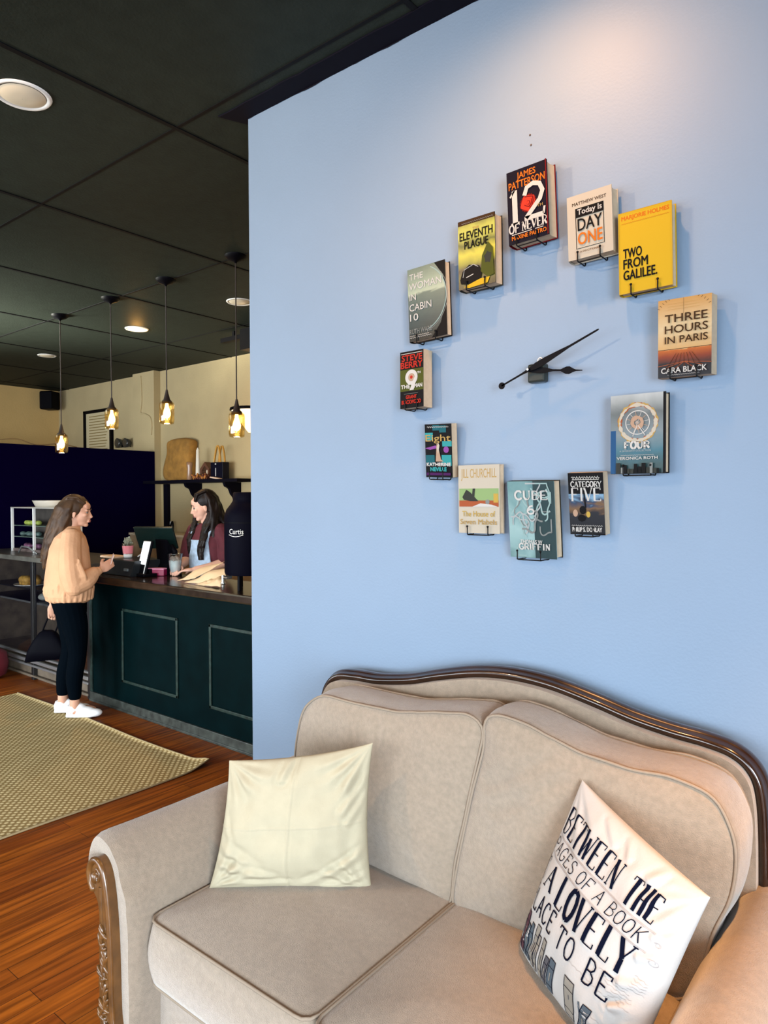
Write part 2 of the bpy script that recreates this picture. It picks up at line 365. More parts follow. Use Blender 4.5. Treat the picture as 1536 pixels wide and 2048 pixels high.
# ------------------------------------------------------------------ room shell
def slab(name, a, b, m, label):
    q = MB(); q.box2(a, b); return struct(q.build(name, m), label)
slab('floor', (XL, YF, -0.1), (XR, YB, 0), m_floor, 'reddish brown wooden plank floor')
slab('ceiling', (XL, YF, HC), (XR, YB, HC+0.1), m_ceil, 'dark painted tile ceiling')
q = MB(); q.box2((XL-0.12, YF, 0), (XL, -2.4, HC)); q.box2((XL-0.12, 0.0, 0), (XL, YB, HC)); q.box2((XL-0.12, -2.4, 0), (XL, 0, 0.5)); q.box2((XL-0.12, -2.4, 2.7), (XL, 0, HC))
struct(q.build('wall_left', m_tan), 'tan far left wall with an added window opening')
slab('wall_back', (XL, YB, 0), (XR, YB+0.12, HC), m_cream, 'cream rear wall behind the counter')
q = MB(); q.box2((XR, YF, 0), (XR+0.12, -2.6, HC)); q.box2((XR, -0.5, 0), (XR+0.12, YB, HC)); q.box2((XR, -2.6, 0), (XR+0.12, -0.5, 0.4)); q.box2((XR, -2.6, 2.5), (XR+0.12, -0.5, HC))
struct(q.build('wall_side', m_cream), 'side wall of the room with an added window opening')
# blue partition wall with faint patched spots
q = MB()
nx, nz = 150, 110
def bl(x, z):
    d = 0.0012*noise.noise(Vector((x*3, z*3, 1)))
    for (cx, cz, r, a) in ((-0.87, 2.78, 0.05, 0.003), (-0.80, 2.79, 0.04, 0.003), (-0.80, 2.70, 0.05, 0.0025), (-0.93, 2.80, 0.04, 0.002), (-0.86, 2.70, 0.04, 0.002)):
        k = ((x-cx)**2+(z-cz)**2)/(r*r)
        if k < 4: d += a*math.exp(-k*1.5)*noise.noise(Vector((x*60, z*90, 3)))*2
    return YW-abs(d)
vs = [(XC+(XR-XC)*i/nx, bl(XC+(XR-XC)*i/nx, (HC)*j/nz), HC*j/nz) for j in range(nz+1) for i in range(nx+1)]
q.add(vs, [(j*(nx+1)+i, j*(nx+1)+i+1, (j+1)*(nx+1)+i+1, (j+1)*(nx+1)+i) for j in range(nz) for i in range(nx)])
q.box2((XC, YW+0.001, 0), (XR, YW+0.12, HC))
struct(q.build('wall_right', m_blue), 'blue painted partition wall with the book clock')
# nail holes in the plaster above the clock
for px, py, wh in ((1060, 270, 'upper'), (1062, 290, 'lower')):
    q = MB(); q.ell(aty(px, py, YW-0.001), (0.0028, 0.0015, 0.0035), seg=8, rings=6)
    tag(q.build('nail_hole', mat('nail_hole', (0.05, 0.03, 0.02), 0.8)), wh + ' of two tiny nail holes in the blue wall above the topmost book', 'hole', 'nail holes in the blue wall')
# back wall pier and the tall black divider
slab('trim_1', (-8.08, 4.97, 0), (-7.61, YB, HC), m_cream, 'shallow cream pier on the rear wall')
slab('wall_divider', (-7.72, -0.6, 0), (-7.605, 4.97, 2.194), mat('divider_black', (0.0012, 0.0002, 0.014), 0.9, spec=0.02), 'black divider wall behind the counter, shorter than the room')
# black ragged band where the ceiling meets the blue wall
q = MB(); pts = []; N = 90
for i in range(N+1):
    x = -2.345+(XR+2.345)*i/N; pts.append((x, 1.848+0.012*noise.noise(Vector((x*3, 0, 0)))+0.008*noise.noise(Vector((x*13, 0, 0)))))
out = pts+[(XR, 2.02), (-2.27, 2.02)]
q.prism(out, lambda p, d: (p[0], p[1], d), HC-0.006, HC)
struct(q.build('trim_2', m_dark_trim), 'ragged black painted band on the ceiling along the blue wall')
q = MB(); vs = []; N = 220
for i in range(N+1):
    x = XC+(XR-XC)*i/N; z = HC-0.006-abs(0.009*noise.noise(Vector((x*5, 3, 0)))+0.004*noise.noise(Vector((x*28, 3, 0))))
    vs += [(x, YW-0.0035, HC-0.001), (x, YW-0.0035, z)]
q.add(vs, [(2*i, 2*i+1, 2*i+3, 2*i+2) for i in range(N)], 0, False)
struct(q.build('trim_3', m_dark_trim), 'thin uneven black paint line at the top of the blue wall')
# ceiling grid
q = MB()
x = -2.562+1.222*4
while x > XL:
    if x < XR: q.box2((x-0.011, YF, HC-0.004), (x+0.011, YB, HC-0.0002))
    x -= 1.222
y = 1.793-1.2*4
while y < YB:
    if y > YF: q.box2((XL, y-0.007, HC-0.003), (XR, y+0.007, HC-0.0001))
    y += 1.2
struct(q.build('trim_4', m_grid), 'black joints between the ceiling tiles')
# front wall with shop windows
q = MB(); xs = [XL]+[v for w in WINS for v in w]+[XR]
for a, b in zip(xs[::2], xs[1::2]): q.box2((a, YF-0.12, 0), (b, YF, HC))
for a, b in WINS: q.box2((a, YF-0.12, 0), (b, YF, 0.35)); q.box2((a, YF-0.12, 2.65), (b, YF, HC))
struct(q.build('wall_front', m_cream), 'street side wall with shop windows')
for i, (a, b) in enumerate(WINS):
    e = thing('window_%d' % (i+1), 'shop window in the street wall', 'window', ((a+b)/2, YF-0.06, 0.35)); struct(e, 'shop window in the street wall')
    q = MB()
    for u, v in (((a, 0.35), (b, 0.41)), ((a, 2.59), (b, 2.65)), ((a, 0.41), (a+0.06, 2.59)), ((b-0.06, 0.41), (b, 2.59))): q.box2((u[0], YF-0.09, u[1]), (v[0], YF-0.03, v[1]))
    q.build('window_frame', m_black, e)
    q = MB(); q.box2((a+0.06, YF-0.065, 0.41), (b-0.06, YF-0.06, 2.59)); q.build('window_pane', glass('window_glass', refl=0.0), e)

e = thing('window_6', 'added window for light in the far left wall', 'window', (XL-0.06, -1.2, 0.5)); struct(e, 'added window for light in the far left wall')  # invented opening, added to let the ceiling beam in
q = MB()
for u, v in (((-2.4, 0.5), (0, 0.56)), ((-2.4, 2.64), (0, 2.7)), ((-2.4, 0.56), (-2.34, 2.64)), ((-0.06, 0.56), (0, 2.64))): q.box2((XL-0.09, u[0], u[1]), (XL-0.03, v[0], v[1]))
q.build('window_frame', m_black, e)
q = MB(); q.box2((XL-0.065, -2.34, 0.56), (XL-0.06, -0.06, 2.64)); q.build('window_pane', glass('window_glass', refl=0.0), e)
e = thing('window_5', 'added window for light in the side wall', 'window', (XR+0.06, -1.55, 0.4)); struct(e, 'added window for light in the side wall')  # invented opening, added to light the sofa from the right
q = MB()
for u, v in (((-2.6, 0.4), (-0.5, 0.46)), ((-2.6, 2.44), (-0.5, 2.5)), ((-2.6, 0.46), (-2.54, 2.44)), ((-0.56, 0.46), (-0.5, 2.44))): q.box2((XR+0.03, u[0], u[1]), (XR+0.09, v[0], v[1]))
q.build('window_frame', m_black, e)
q = MB(); q.box2((XR+0.06, -2.54, 0.46), (XR+0.065, -0.56, 2.44)); q.build('window_pane', glass('window_glass', refl=0.0), e)

# ------------------------------------------------------------------ recessed ceiling lights
def downlight(x, y, label, lit, r=0.085, par=None):
    e = thing('ceiling_light', label, 'ceiling light', (x, y, HC), 0, 'round recessed ceiling lights')
    q = MB(); q.lathe([(r, 0.003), (r+0.002, -0.003), (r+0.016, -0.007), (r+0.022, 0.0)], (x, y, HC), seg=40, cap=False); q.build('trim_ring', m_white, e)
    q = MB(); q.lathe([(r, -0.004), (r*0.86, 0.002), (r*0.84, -0.0045), (r*0.55, -0.0048), (0.001, -0.0045)][:1]+[(r*0.98, -0.005), (r*0.7, -0.012), (r*0.45, -0.015), (0.001, -0.016)], (x, y, HC), seg=40, cap=False)
    q.build('lens', mat('lit_lens', (1, .8, .5), emit=(1.0, 0.52, 0.13), estr=9) if lit else mat('unlit_lens', (0.62, 0.55, 0.42), 0.35), e)
    return e
gl = bpy.data.lights.new('downlight_glow', 'POINT'); gl.energy = 2.2; gl.color = (1.0, 0.50, 0.12); gl.shadow_soft_size = 0.05; go = bpy.data.objects.new('downlight_glow', gl); C.objects.link(go); go.location = (-5.87, 3.66, HC-0.075)
downlight(-2.822, 1.272, 'large unlit white recessed ceiling light at far left, nearest the camera', False)
downlight(-5.87, 3.66, 'glowing amber recessed ceiling light above the counter', True)
downlight(-4.42, 3.68, 'unlit recessed ceiling light just left of the blue wall edge behind the rightmost pendant', False)
downlight(-7.73, 3.71, 'small unlit recessed ceiling light, the farthest, left of the glowing one', False, 0.075)

# ------------------------------------------------------------------ floor rug
def rug_mat():
    m = bpy.data.materials.new('woven_rug'); m.use_nodes = True; nt = m.node_tree; b = nt.nodes['Principled BSDF']; b.inputs['Roughness'].default_value = 0.95
    b.inputs['Specular IOR Level'].default_value = 0.1
    tc = nt.nodes.new('ShaderNodeTexCoord'); v = nt.nodes.new('ShaderNodeTexVoronoi'); v.voronoi_dimensions = '2D'; v.inputs['Scale'].default_value = 34; v.inputs['Randomness'].default_value = 0.0
    mp = nt.nodes.new('ShaderNodeMapping'); mp.inputs['Rotation'].default_value = (0, 0, math.radians(45)); nt.links.new(tc.outputs['Object'], mp.inputs[0]); nt.links.new(mp.outputs[0], v.inputs['Vector'])
    cr = nt.nodes.new('ShaderNodeValToRGB'); e = cr.color_ramp.elements
    e[0].position = 0.20; e[0].color = (0.70, 0.58, 0.32, 1); e[1].position = 0.42; e[1].color = (0.28, 0.19, 0.075, 1)
    nt.links.new(v.outputs['Distance'], cr.inputs[0])
    n = nt.nodes.new('ShaderNodeTexNoise'); n.inputs['Scale'].default_value = 2.0; nt.links.new(tc.outputs['Object'], n.inputs['Vector'])
    nt.links.new(cr.outputs[0], b.inputs['Base Color'])
    bp = nt.nodes.new('ShaderNodeBump'); bp.invert = True; bp.inputs['Strength'].default_value = 0.5; bp.inputs['Distance'].default_value = 0.004
    nt.links.new(v.outputs['Distance'], bp.inputs['Height']); nt.links.new(bp.outputs[0], b.inputs['Normal'])
    return m
q = MB(); x0, x1, y0, y1 = -5.95, -3.44, -0.6, 2.585; nx, ny = 60, 70
def rug_z(u, v):
    z = 0.006
    k = math.hypot((u-x1)/0.16, (v-y1)/0.16)
    if k < 1: z += 0.035*(1-k)**1.5
    return z + 0.003*max(0, noise.noise(Vector((u*2.1, v*2.1, 0))))
def rug_xy(i, j):
    u = x0+(x1-x0)*i/nx; v = y0+(y1-y0)*j/ny
    w = 0.018*math.sin(v*3.1+0.6)*(i/nx)**2; w2 = 0.010*math.sin(u*3.4)*(j/ny)**2
    return u+w, v+w2
vs = []
for dz in (0, -0.0045):
    for j in range(ny+1):
        for i in range(nx+1):
            u, v = rug_xy(i, j); vs.append((u, v, rug_z(u, v)+dz))
K = (nx+1)*(ny+1); fs = []
for j in range(ny):
    for i in range(nx):
        a = j*(nx+1)+i; fs.append((a, a+1, a+nx+2, a+nx+1)); fs.append((K+a, K+a+nx+1, K+a+nx+2, K+a+1))
bd = [(0, j) for j in range(ny, -1, -1)]+[(i, 0) for i in range(1, nx+1)]+[(nx, j) for j in range(1, ny+1)]+[(i, ny) for i in range(nx-1, -1, -1)]
bi = [j*(nx+1)+i for i, j in bd]
for a, b in zip(bi, bi[1:]): fs.append((a, b, K+b, K+a))
q.add(vs, fs)
rug = thing('floor_rug', 'tan basket weave rug on the wooden floor in front of the counter', 'rug', (-4.7, 1.0, 0))
q.build('weave', rug_mat(), rug)
q = MB(); e1 = []
for j in range(ny+1):
    u, v = rug_xy(nx, j); e1.append((u, v, rug_z(u, v)+0.0005))
for i in range(nx-1, -1, -1):
    u, v = rug_xy(i, ny); e1.append((u, v, rug_z(u, v)+0.0005))
q.tube(e1, 0.0055, 6); q.build('bound_edge', mat('rug_binding', (0.30, 0.225, 0.115), 0.95), rug)

# ------------------------------------------------------------------ sofa
SX = -1.035                                                     # middle of the sofa
sofa = thing('sofa', 'beige chenille two seat sofa with carved dark wood trim against the blue wall', 'sofa', (SX, 1.45, 0))
def smooth_curve(P, n=8, closed=False):
    P = [Vector(p) for p in P]; N = len(P); out = []
    rng = range(N if closed else N-1)
    for i in rng:
        p0 = P[i-1] if (closed or i > 0) else P[0]*2-P[1]; p1 = P[i]; p2 = P[(i+1) % N]
        p3 = P[(i+2) % N] if (closed or i+2 < N) else P[-1]*2-P[-2]
        for k in range(n):
            t = k/n; out.append(0.5*((2*p1)+(p2-p0)*t+(2*p0-5*p1+4*p2-p3)*t*t+(3*p1-p0-3*p2+p3)*t*t*t))
    if not closed: out.append(P[-1])
    return out
def resample(P, n, closed=True):
    P = [Vector(p) for p in P]; Q = P+[P[0]] if closed else P
    L = [0]
    for a, b in zip(Q, Q[1:]): L.append(L[-1]+(b-a).length)
    out = []; k = 0
    for i in range(n):
        t = L[-1]*i/(n if closed else n-1)
        while k < len(L)-2 and L[k+1] < t: k += 1
        f = (t-L[k])/max(1e-9, L[k+1]-L[k]); out.append(Q[k].lerp(Q[k+1], min(1, f)))
    return out
def cushion(outline, fn, d0, d1, b0, b1, n=120, rings=14, side=0.012, wr=0.004, wsc=9, mb=None, env=None):
    """stuffed cushion: closed 2D outline, fn(x, y, depth) -> 3D, faces at depth d0 (back) and d1 (front) bulging by b0, b1"""
    q = mb or MB(); O = resample([(p[0], p[1], 0) for p in outline], n); cx = sum(p.x for p in O)/n; cy = sum(p.y for p in O)/n
    vs = []; rows = []
    prof = []
    for i in range(rings): r = (i+0.0)/(rings-1); prof.append((r, 1))
    def face(d, b, sgn):
        R = []
        for i in range(1, rings+1):
            r = i/rings; row = []
            for p in O:
                x = cx+(p.x-cx)*r; y = cy+(p.y-cy)*r
                h = b*(1-r**2.6)
                w = wr*noise.noise(Vector((x*wsc, y*wsc, d*7)))*(1-r**6) + wr*0.6*noise.noise(Vector((x*wsc*2.3, y*wsc*2.3, d*7)))*(1-r**6)
                if env: w += env(x, y, r)
                row.append(len(vs)); vs.append(fn(x, y, d+sgn*(h+w)))
            R.append(row)
        c = len(vs); vs.append(fn(cx, cy, d+sgn*(b+(env(cx, cy, 0) if env else 0)))); return c, R
    c0, R0 = face(d0, b0, -1); c1, R1 = face(d1, b1, 1); fs = []
    for c, R, fl in ((c0, R0, True), (c1, R1, False)):
        for k in range(n):
            t = (c, R[0][k], R[0][(k+1) % n]); fs.append(t[::-1] if fl else t)
        for a, b in zip(R, R[1:]):
            for k in range(n):
                t = (a[k], b[k], b[(k+1) % n], a[(k+1) % n]); fs.append(t[::-1] if fl else t)
    prev = R0[-1]
    for m in range(1, 8):
        t = m/8; bl = math.sin(math.pi*t)*side; row = []
        for k, p in enumerate(O):
            dx, dy = p.x-cx, p.y-cy; L = math.hypot(dx, dy)
            z = d0+(d1-d0)*t; w = 0.4*wr*noise.noise(Vector((p.x*14, p.y*14, z*20)))
            row.append(len(vs)); vs.append(fn(p.x+dx/L*(bl+w), p.y+dy/L*(bl+w), z))
        for k in range(n): fs.append((prev[k], prev[(k+1) % n], row[(k+1) % n], row[k]))
        prev = row
    for k in range(n): fs.append((prev[k], prev[(k+1) % n], R1[-1][(k+1) % n], R1[-1][k]))
    q.add(vs, fs); return q, O

# seat cushions (outline in plan, thickness upward)
SEAT = 0.495
def seat_outline(x0, x1):
    y0, y1, r = 1.035, 1.66, 0.035
    P = []
    for cx, cy, a0 in ((x1-r, y1-r, 0), (x0+r, y1-r, 90), (x0+r, y0+r, 180), (x1-r, y0+r, 270)):
        for k in range(5): a = math.radians(a0+k*22.5); P.append((cx+r*math.cos(a), cy+r*math.sin(a)))
    return P
for i, (x0, x1) in enumerate(((SX-0.602, SX-0.003), (SX+0.003, SX+0.602))):
    q, O = cushion(seat_outline(x0, x1), lambda x, y, z: Vector((x, y, z)), SEAT-0.17, SEAT, 0.003, 0.028, side=0.016, wr=0.005, wsc=5)
    c = q.build('seat_cushion', m_fabric, sofa, label='left seat cushion' if i == 0 else 'right seat cushion')
    for z in (SEAT+0.001, SEAT-0.168):
        q = MB(); q.tube([(p.x, p.y, z) for p in O], 0.0042, 6, closed=True); q.build('piping', m_piping, c)
# back cushions: outline in (x, z) of the front face; front tips back towards the top
def back_fn(x, z, d): return Vector((x, 1.80-0.02*(z-0.5)-d*(1.0-0.12*(z-0.5)), z))
LB = [(-1.045, 0.50), (-1.03, 0.62), (-0.985, 0.80), (-0.950, 0.94), (-0.945, 1.005), (-0.985, 1.028), (-1.08, 1.018), (-1.247, 0.990), (-1.40, 0.988), (-1.50, 0.988), (-1.565, 0.972), (-1.625, 0.905), (-1.655, 0.80), (-1.66, 0.68), (-1.64, 0.52), (-1.60, 0.485), (-1.3, 0.48), (-1.08, 0.48)]
RB = [(-0.47, 0.49), (-0.415, 0.53), (-0.375, 0.66), (-0.335, 0.76), (-0.325, 0.86), (-0.34, 0.925), (-0.375, 0.97), (-0.45, 0.99), (-0.56, 0.99), (-0.66, 0.998), (-0.75, 1.022), (-0.84, 1.042), (-0.91, 1.045), (-0.937, 1.02), (-0.942, 0.94), (-0.978, 0.80), (-1.022, 0.62), (-1.037, 0.50), (-1.0, 0.482), (-0.7, 0.48)]
def env_back(side):
    def f(x, z, r):
        k = 1-r**8; w = 0
        if side == 0:   # pleat near the outer top third
            w -= 0.006*math.exp(-((x+1.29+0.1*(z-0.9))/0.010)**2)*max(0, min(1, (z-0.78)/0.2))
            w += 0.008*math.exp(-((x+1.0)/0.05)**2)*max(0, 0.7-z)
        else:
            for (ax, az, bx, bz, a) in ((-0.93, 0.86, -0.72, 0.99, 0.007), (-0.90, 0.80, -0.70, 0.93, 0.004), (-0.62, 1.0, -0.66, 0.90, 0.005)):
                t = max(0, min(1, ((x-ax)*(bx-ax)+(z-az)*(bz-az))/((bx-ax)**2+(bz-az)**2)))
                d = math.hypot(x-ax-t*(bx-ax), z-az-t*(bz-az)); w -= a*math.exp(-(d/0.012)**2)-a*0.7*math.exp(-((d-0.022)/0.012)**2)
        return w*k
    return f
for i, L in enumerate((LB, RB)):
    OL = smooth_curve([(a, b, 0) for a, b in L], 6, True)
    q, O = cushion(OL if i else OL[::-1], back_fn, 0.03, 0.20, 0.0, 0.035, n=150, rings=18, side=0.008, wr=0.007, wsc=6, env=env_back(i))
    c = q.build('back_cushion', m_fabric, sofa, label='left back cushion' if i == 0 else 'right back cushion')
    for d in (0.201, 0.03):
        q = MB(); q.tube([back_fn(p.x+0.0025*math.sin(p.x*60), p.y+0.004*noise.noise(Vector((p.x*12, p.y*12, d))), d) for p in O], 0.0040, 6, closed=True); q.build('piping', m_piping, c)
# upholstered back panel and carved crest rail
CR = [(-1.755, 0.62), (-1.752, 0.80), (-1.744, 0.88), (-1.722, 0.932), (-1.68, 0.962), (-1.60, 0.972), (-1.50, 0.976), (-1.366, 0.998), (-1.25, 1.030), (-1.133, 1.058), (-1.04, 1.071), (-0.95, 1.073), (-0.85, 1.064), (-0.73, 1.039), (-0.63, 1.015), (-0.53, 1.000), (-0.45, 0.993), (-0.39, 0.980), (-0.352, 0.950), (-0.335, 0.90), (-0.328, 0.80), (-0.326, 0.62)]
crest = smooth_curve([(a, 0, b) for a, b in CR], 8)
q = MB(); pan = [(p.x, p.z-0.0) for p in crest]+[(-0.33, 0.15), (-1.75, 0.15)]
q.prism(pan, lambda p, d: (p[0], d, p[1]), 1.815, 1.885); q.build('back_panel', m_fabric, sofa, bevel=0.006)
# moulding: outline in (depth, up) with a wide hollow, a bead and an outer roll
mould = [(-1.0, -0.9), (-1.10, -0.55), (-1.02, -0.35), (-0.72, -0.30), (-0.62, -0.12), (-0.66, 0.10), (-0.86, 0.22), (-0.98, 0.42), (-0.90, 0.66), (-0.66, 0.80), (-0.40, 0.80), (-0.30, 0.96), (-0.05, 1.08), (0.35, 1.05), (0.70, 0.90), (0.85, 0.5), (0.85, -0.9)]
q = MB(); vs = []; n = len(crest)
for i, p in enumerate(crest):
    t = (crest[min(i+1, n-1)]-crest[max(i-1, 0)]).normalized(); nn = Vector((-t.z, 0, t.x))
    if nn.z < 0 and abs(t.x) > 0.3: nn = -nn
    if abs(t.x) <= 0.3: nn = Vector((-1 if p.x < SX else 1, 0, 0)) * abs(t.z) + Vector((0, 0, 1))*abs(t.x); nn.normalize()
    for (a, b) in mould: vs.append(Vector((p.x, 1.865, p.z))+Vector((0, 1, 0))*a*0.034+nn*b*0.031)
m = len(mould); fs = [(i*m+k, i*m+(k+1) % m, (i+1)*m+(k+1) % m, (i+1)*m+k) for i in range(n-1) for k in range(m)]
q.add(vs, fs); q.add(vs[:m], [tuple(range(m))[::-1]]); q.add(vs[-m:], [tuple(range(m))])
q.build('crest_rail', m_walnut, sofa)
# base
q = MB(); q.box2((SX-0.66, 1.075, 0.13), (SX+0.66, 1.88, 0.325)); q.build('seat_base', m_fabric, sofa, bevel=0.02)
# arms: cross-section in (outward distance from the seat, z), swept front to back
ARM = [(0.008, 0.12), (0.006, 0.36), (0.008, 0.46), (0.020, 0.54), (0.046, 0.61), (0.082, 0.665), (0.125, 0.693), (0.170, 0.690), (0.207, 0.663), (0.222, 0.62), (0.216, 0.575), (0.190, 0.545), (0.165, 0.525), (0.155, 0.47), (0.150, 0.36), (0.150, 0.12)]
armc = smooth_curve([(a, b, 0) for a, b in ARM], 5)
for side in (-1, 1):
    q = MB(); vs = []; ny = 46; m = len(armc); X0 = SX+side*0.600
    ys = [0.985+0.9*i/ny for i in range(ny+1)]
    for i, y in enumerate(ys):
        e = min(1, i/1.6); sc = 1-0.10*(1-e)**2
        for p in armc:
            dx = 0.11+(p.x-0.11)*sc; z = 0.62+(p.y-0.62)*(sc if p.y > 0.5 else 1)
            w = 0.004*noise.noise(Vector((y*5, p.x*9, p.y*9+side)))
            if p.y > 0.5: w += 0.005*math.exp(-(i/5.0)**2)*math.sin(p.x*70+p.y*40)
            vs.append((X0+side*(dx+w), y+0.010*math.exp(-(i/1.0)**2)*0, z+w*0.6))
    fs = [(i*m+k, i*m+(k+1) % m, (i+1)*m+(k+1) % m, (i+1)*m+k) for i in range(ny) for k in range(m)]
    q.add(vs, fs); q.add(vs[:m], [tuple(range(m))]); q.add(vs[-m:], [tuple(range(m))])
    arm = q.build('arm', m_fabric, sofa, bevel=0.008, label='left rolled arm' if side < 0 else 'right rolled arm')
    # carved wooden front with a scroll at the top
    fp = lambda a, z, y=0.0: Vector((X0+side*a, 0.975-y, z))
    post = [(0.150, 0.640), (0.125, 0.652), (0.100, 0.640), (0.082, 0.612), (0.070, 0.570), (0.062, 0.520), (0.056, 0.46), (0.052, 0.38), (0.050, 0.30), (0.046, 0.24), (0.030, 0.185), (0.005, 0.145), (0.010, 0.10), (0.035, 0.02), (0.095, 0.02), (0.110, 0.08), (0.120, 0.15), (0.124, 0.24), (0.124, 0.33), (0.122, 0.42), (0.120, 0.49), (0.128, 0.530), (0.145, 0.548), (0.163, 0.560), (0.174, 0.590), (0.170, 0.622)]
    pc = smooth_curve([(a, b, 0) for a, b in post], 5, True)
    q = MB(); n = len(pc); cx, cz = 0.1, 0.4
    q.prism([(p.x, p.y) for p in pc], lambda p, d: fp(p[0], p[1], d), -0.03, 0.012)
    w = q.build('carved_front', m_oak, arm, bevel=0.006, label='carved brown wooden scroll front')
    q = MB(); edge = smooth_curve([(0.150, 0.560, 0), (0.163, 0.580, 0), (0.166, 0.608, 0), (0.150, 0.634, 0), (0.125, 0.643, 0), (0.104, 0.632, 0), (0.090, 0.606, 0), (0.079, 0.565, 0), (0.071, 0.515, 0), (0.066, 0.46, 0), (0.062, 0.38, 0), (0.060, 0.30, 0), (0.055, 0.235, 0), (0.038, 0.185, 0), (0.014, 0.148, 0)], 7)
    q.tube([fp(p.x, p.y, 0.012) for p in edge], 0.0095, 10, round_caps=True)
    q.ell(fp(0.143, 0.590, 0.010), (0.012, 0.012, 0.017)); q.tube([fp(0.126+0.013*math.cos(a*0.5)*(1-a/24), 0.600+0.022*math.sin(a*0.5)*(1-a/24), 0.012) for a in range(18)], 0.004, 8)
    q.tube([fp(0.112, 0.575, 0.010), fp(0.108, 0.50, 0.011), fp(0.105, 0.45, 0.010)], [0.007, 0.006, 0.002], 8)
    q.build('scroll_moulding', m_oak, arm)
    q = MB(); rnd = random.Random(3)
    for k in range(26):                                        # leaf carving down the post
        z = 0.455-0.0145*k; a = 0.100+0.010*math.sin(k*0.9); L = 0.022+0.008*rnd.random(); an = 0.5+1.1*rnd.random()*(-1 if k % 2 else 1)
        c = fp(a, z, 0.012); R = Matrix.Rotation(side*an, 3, 'Y')
        q.ell(c, (0.0075, 0.0085, L), R, 10, 8)
        q.ell(c+R @ Vector((0.010, -0.003, 0.008)), (0.005, 0.006, L*0.6), R @ Matrix.Rotation(0.5, 3, 'Y'), 8, 6)
    q.build('leaf_carving', m_oak, arm)
for sx_ in (-1, 1):
    q = MB(); q.box2((SX+sx_*0.62-0.025, 1.82, 0), (SX+sx_*0.62+0.025, 1.87, 0.14)); q.build('leg', m_walnut, sofa, bevel=0.004)

# ------------------------------------------------------------------ throw pillows
def pillow_fn(TL, TR, BR, BL, T, pinch=0.06, wr=0.006, seed=0, low=0.0):
    TL, TR, BR, BL = map(Vector, (TL, TR, BR, BL))
    N = ((TR-TL).cross(BL-TL)).normalized()
    if N.dot(O_-(TL+BR)/2) < 0: N = -N
    def P(u, v, side, off=0.0):
        # pull edges in between the corners
        a = pinch*4*v*(1-v); b = pinch*4*u*(1-u); uu = u+(0.5-u)*2*a*(abs(u-0.5)*2)**2*0.5; vv = v+(0.5-v)*2*b*(abs(v-0.5)*2)**2*0.5
        p = TL*(1-uu)*(1-vv)+TR*uu*(1-vv)+BR*uu*vv+BL*(1-uu)*vv
        e = max(0, math.sin(math.pi*u))*max(0, math.sin(math.pi*v)); h = T*e**0.42*(1+low*(v-0.5))
        w = 0
        if e > 0:
            er = min(1, (e*3))
            w = wr*er*(noise.noise(Vector((u*5, v*5, seed)))+0.6*noise.noise(Vector((u*11, v*4, seed+5)))*(1.3-e))
            # radial creases from corners
            for cu, cv in ((0, 0), (1, 0), (0, 1), (1, 1)):
                du, dv = u-cu, v-cv; r = math.hypot(du, dv); th = math.atan2(dv, du)
                w += wr*0.9*math.sin(th*15+seed)*math.exp(-((r-0.18)/0.14)**2)*er
        return p+N*side*(h+w+off)
    return P, N
def pillow_mesh(P, n=110):
    q = MB(); vs = []
    for side in (1, -1):
        for j in range(n+1):
            for i in range(n+1):
                # denser towards the edges
                u = 0.5-0.5*math.cos(math.pi*i/n); v = 0.5-0.5*math.cos(math.pi*j/n); vs.append(P(u, v, side))
    K = (n+1)**2; fs = []
    for j in range(n):
        for i in range(n):
            a = j*(n+1)+i; fs.append((a, a+n+1, a+n+2, a+1)); fs.append((K+a, K+a+1, K+a+n+2, K+a+n+1))
    q.add(vs, fs); return q
m_cpil = mat('cream_cotton', (0.315, 0.285, 0.205), 0.9, noise_amt=0.03, nscale=30, bump=0.12, bscale=300, spec=0.1)
P, N = pillow_fn((-1.605, 1.285, 0.855), (-1.232, 1.49, 0.931), (-1.245, 1.50, 0.498), (-1.625, 1.225, 0.497), 0.066, pinch=0.07, wr=0.011, seed=2, low=0.35)
def Pc(u, v, side, off=0.0):
    o = -0.010*math.exp(-((u-0.5)/0.03)**2)*max(0, 1-v*4)                  # dimple at the top of the centre seam
    s_ = 0.0028*math.exp(-((u-0.5)/0.006)**2)-0.0015*math.exp(-((u-0.515)/0.005)**2)+0.0022*math.exp(-((v-0.5)/0.006)**2)-0.0012*math.exp(-((v-0.513)/0.005)**2)
    for (au, av, bu, bv, am, sg) in ((0.0, 0.62, 0.28, 0.80, .009, .030), (0.02, 0.78, 0.40, 0.88, .010, .025), (0.10, 0.95, 0.50, 0.93, .007, .018), (1.0, 0.22, 0.84, 0.42, .009, .022), (1.0, 0.33, 0.88, 0.50, .007, .018), (0.98, 0.70, 0.62, 0.93, .009, .022), (1.0, 0.86, 0.72, 0.97, .007, .016), (0.45, 0.02, 0.42, 0.16, .010, .020), (0.0, 0.40, 0.10, 0.62, .006, .02)):
        t = max(0, min(1, ((u-au)*(bu-au)+(v-av)*(bv-av))/((bu-au)**2+(bv-av)**2))); d = math.hypot(u-au-t*(bu-au), v-av-t*(bv-av))
        o += am*(math.exp(-(d/sg)**2)-0.8*math.exp(-((d-2.2*sg)/sg)**2))*min(1, 8*u, 8*v, 8*(1-u), 8*(1-v))*(1-0.6*t)
    return P(u, v, side, off+(o+s_)*(1 if side > 0 else 0))
pc_ = thing('throw_pillow', 'plain cream square cushion leaning on the sofa left arm', 'cushion', (-1.43, 1.37, 0.5))
pillow_mesh(Pc, 170).build('cover', m_cpil, pc_)

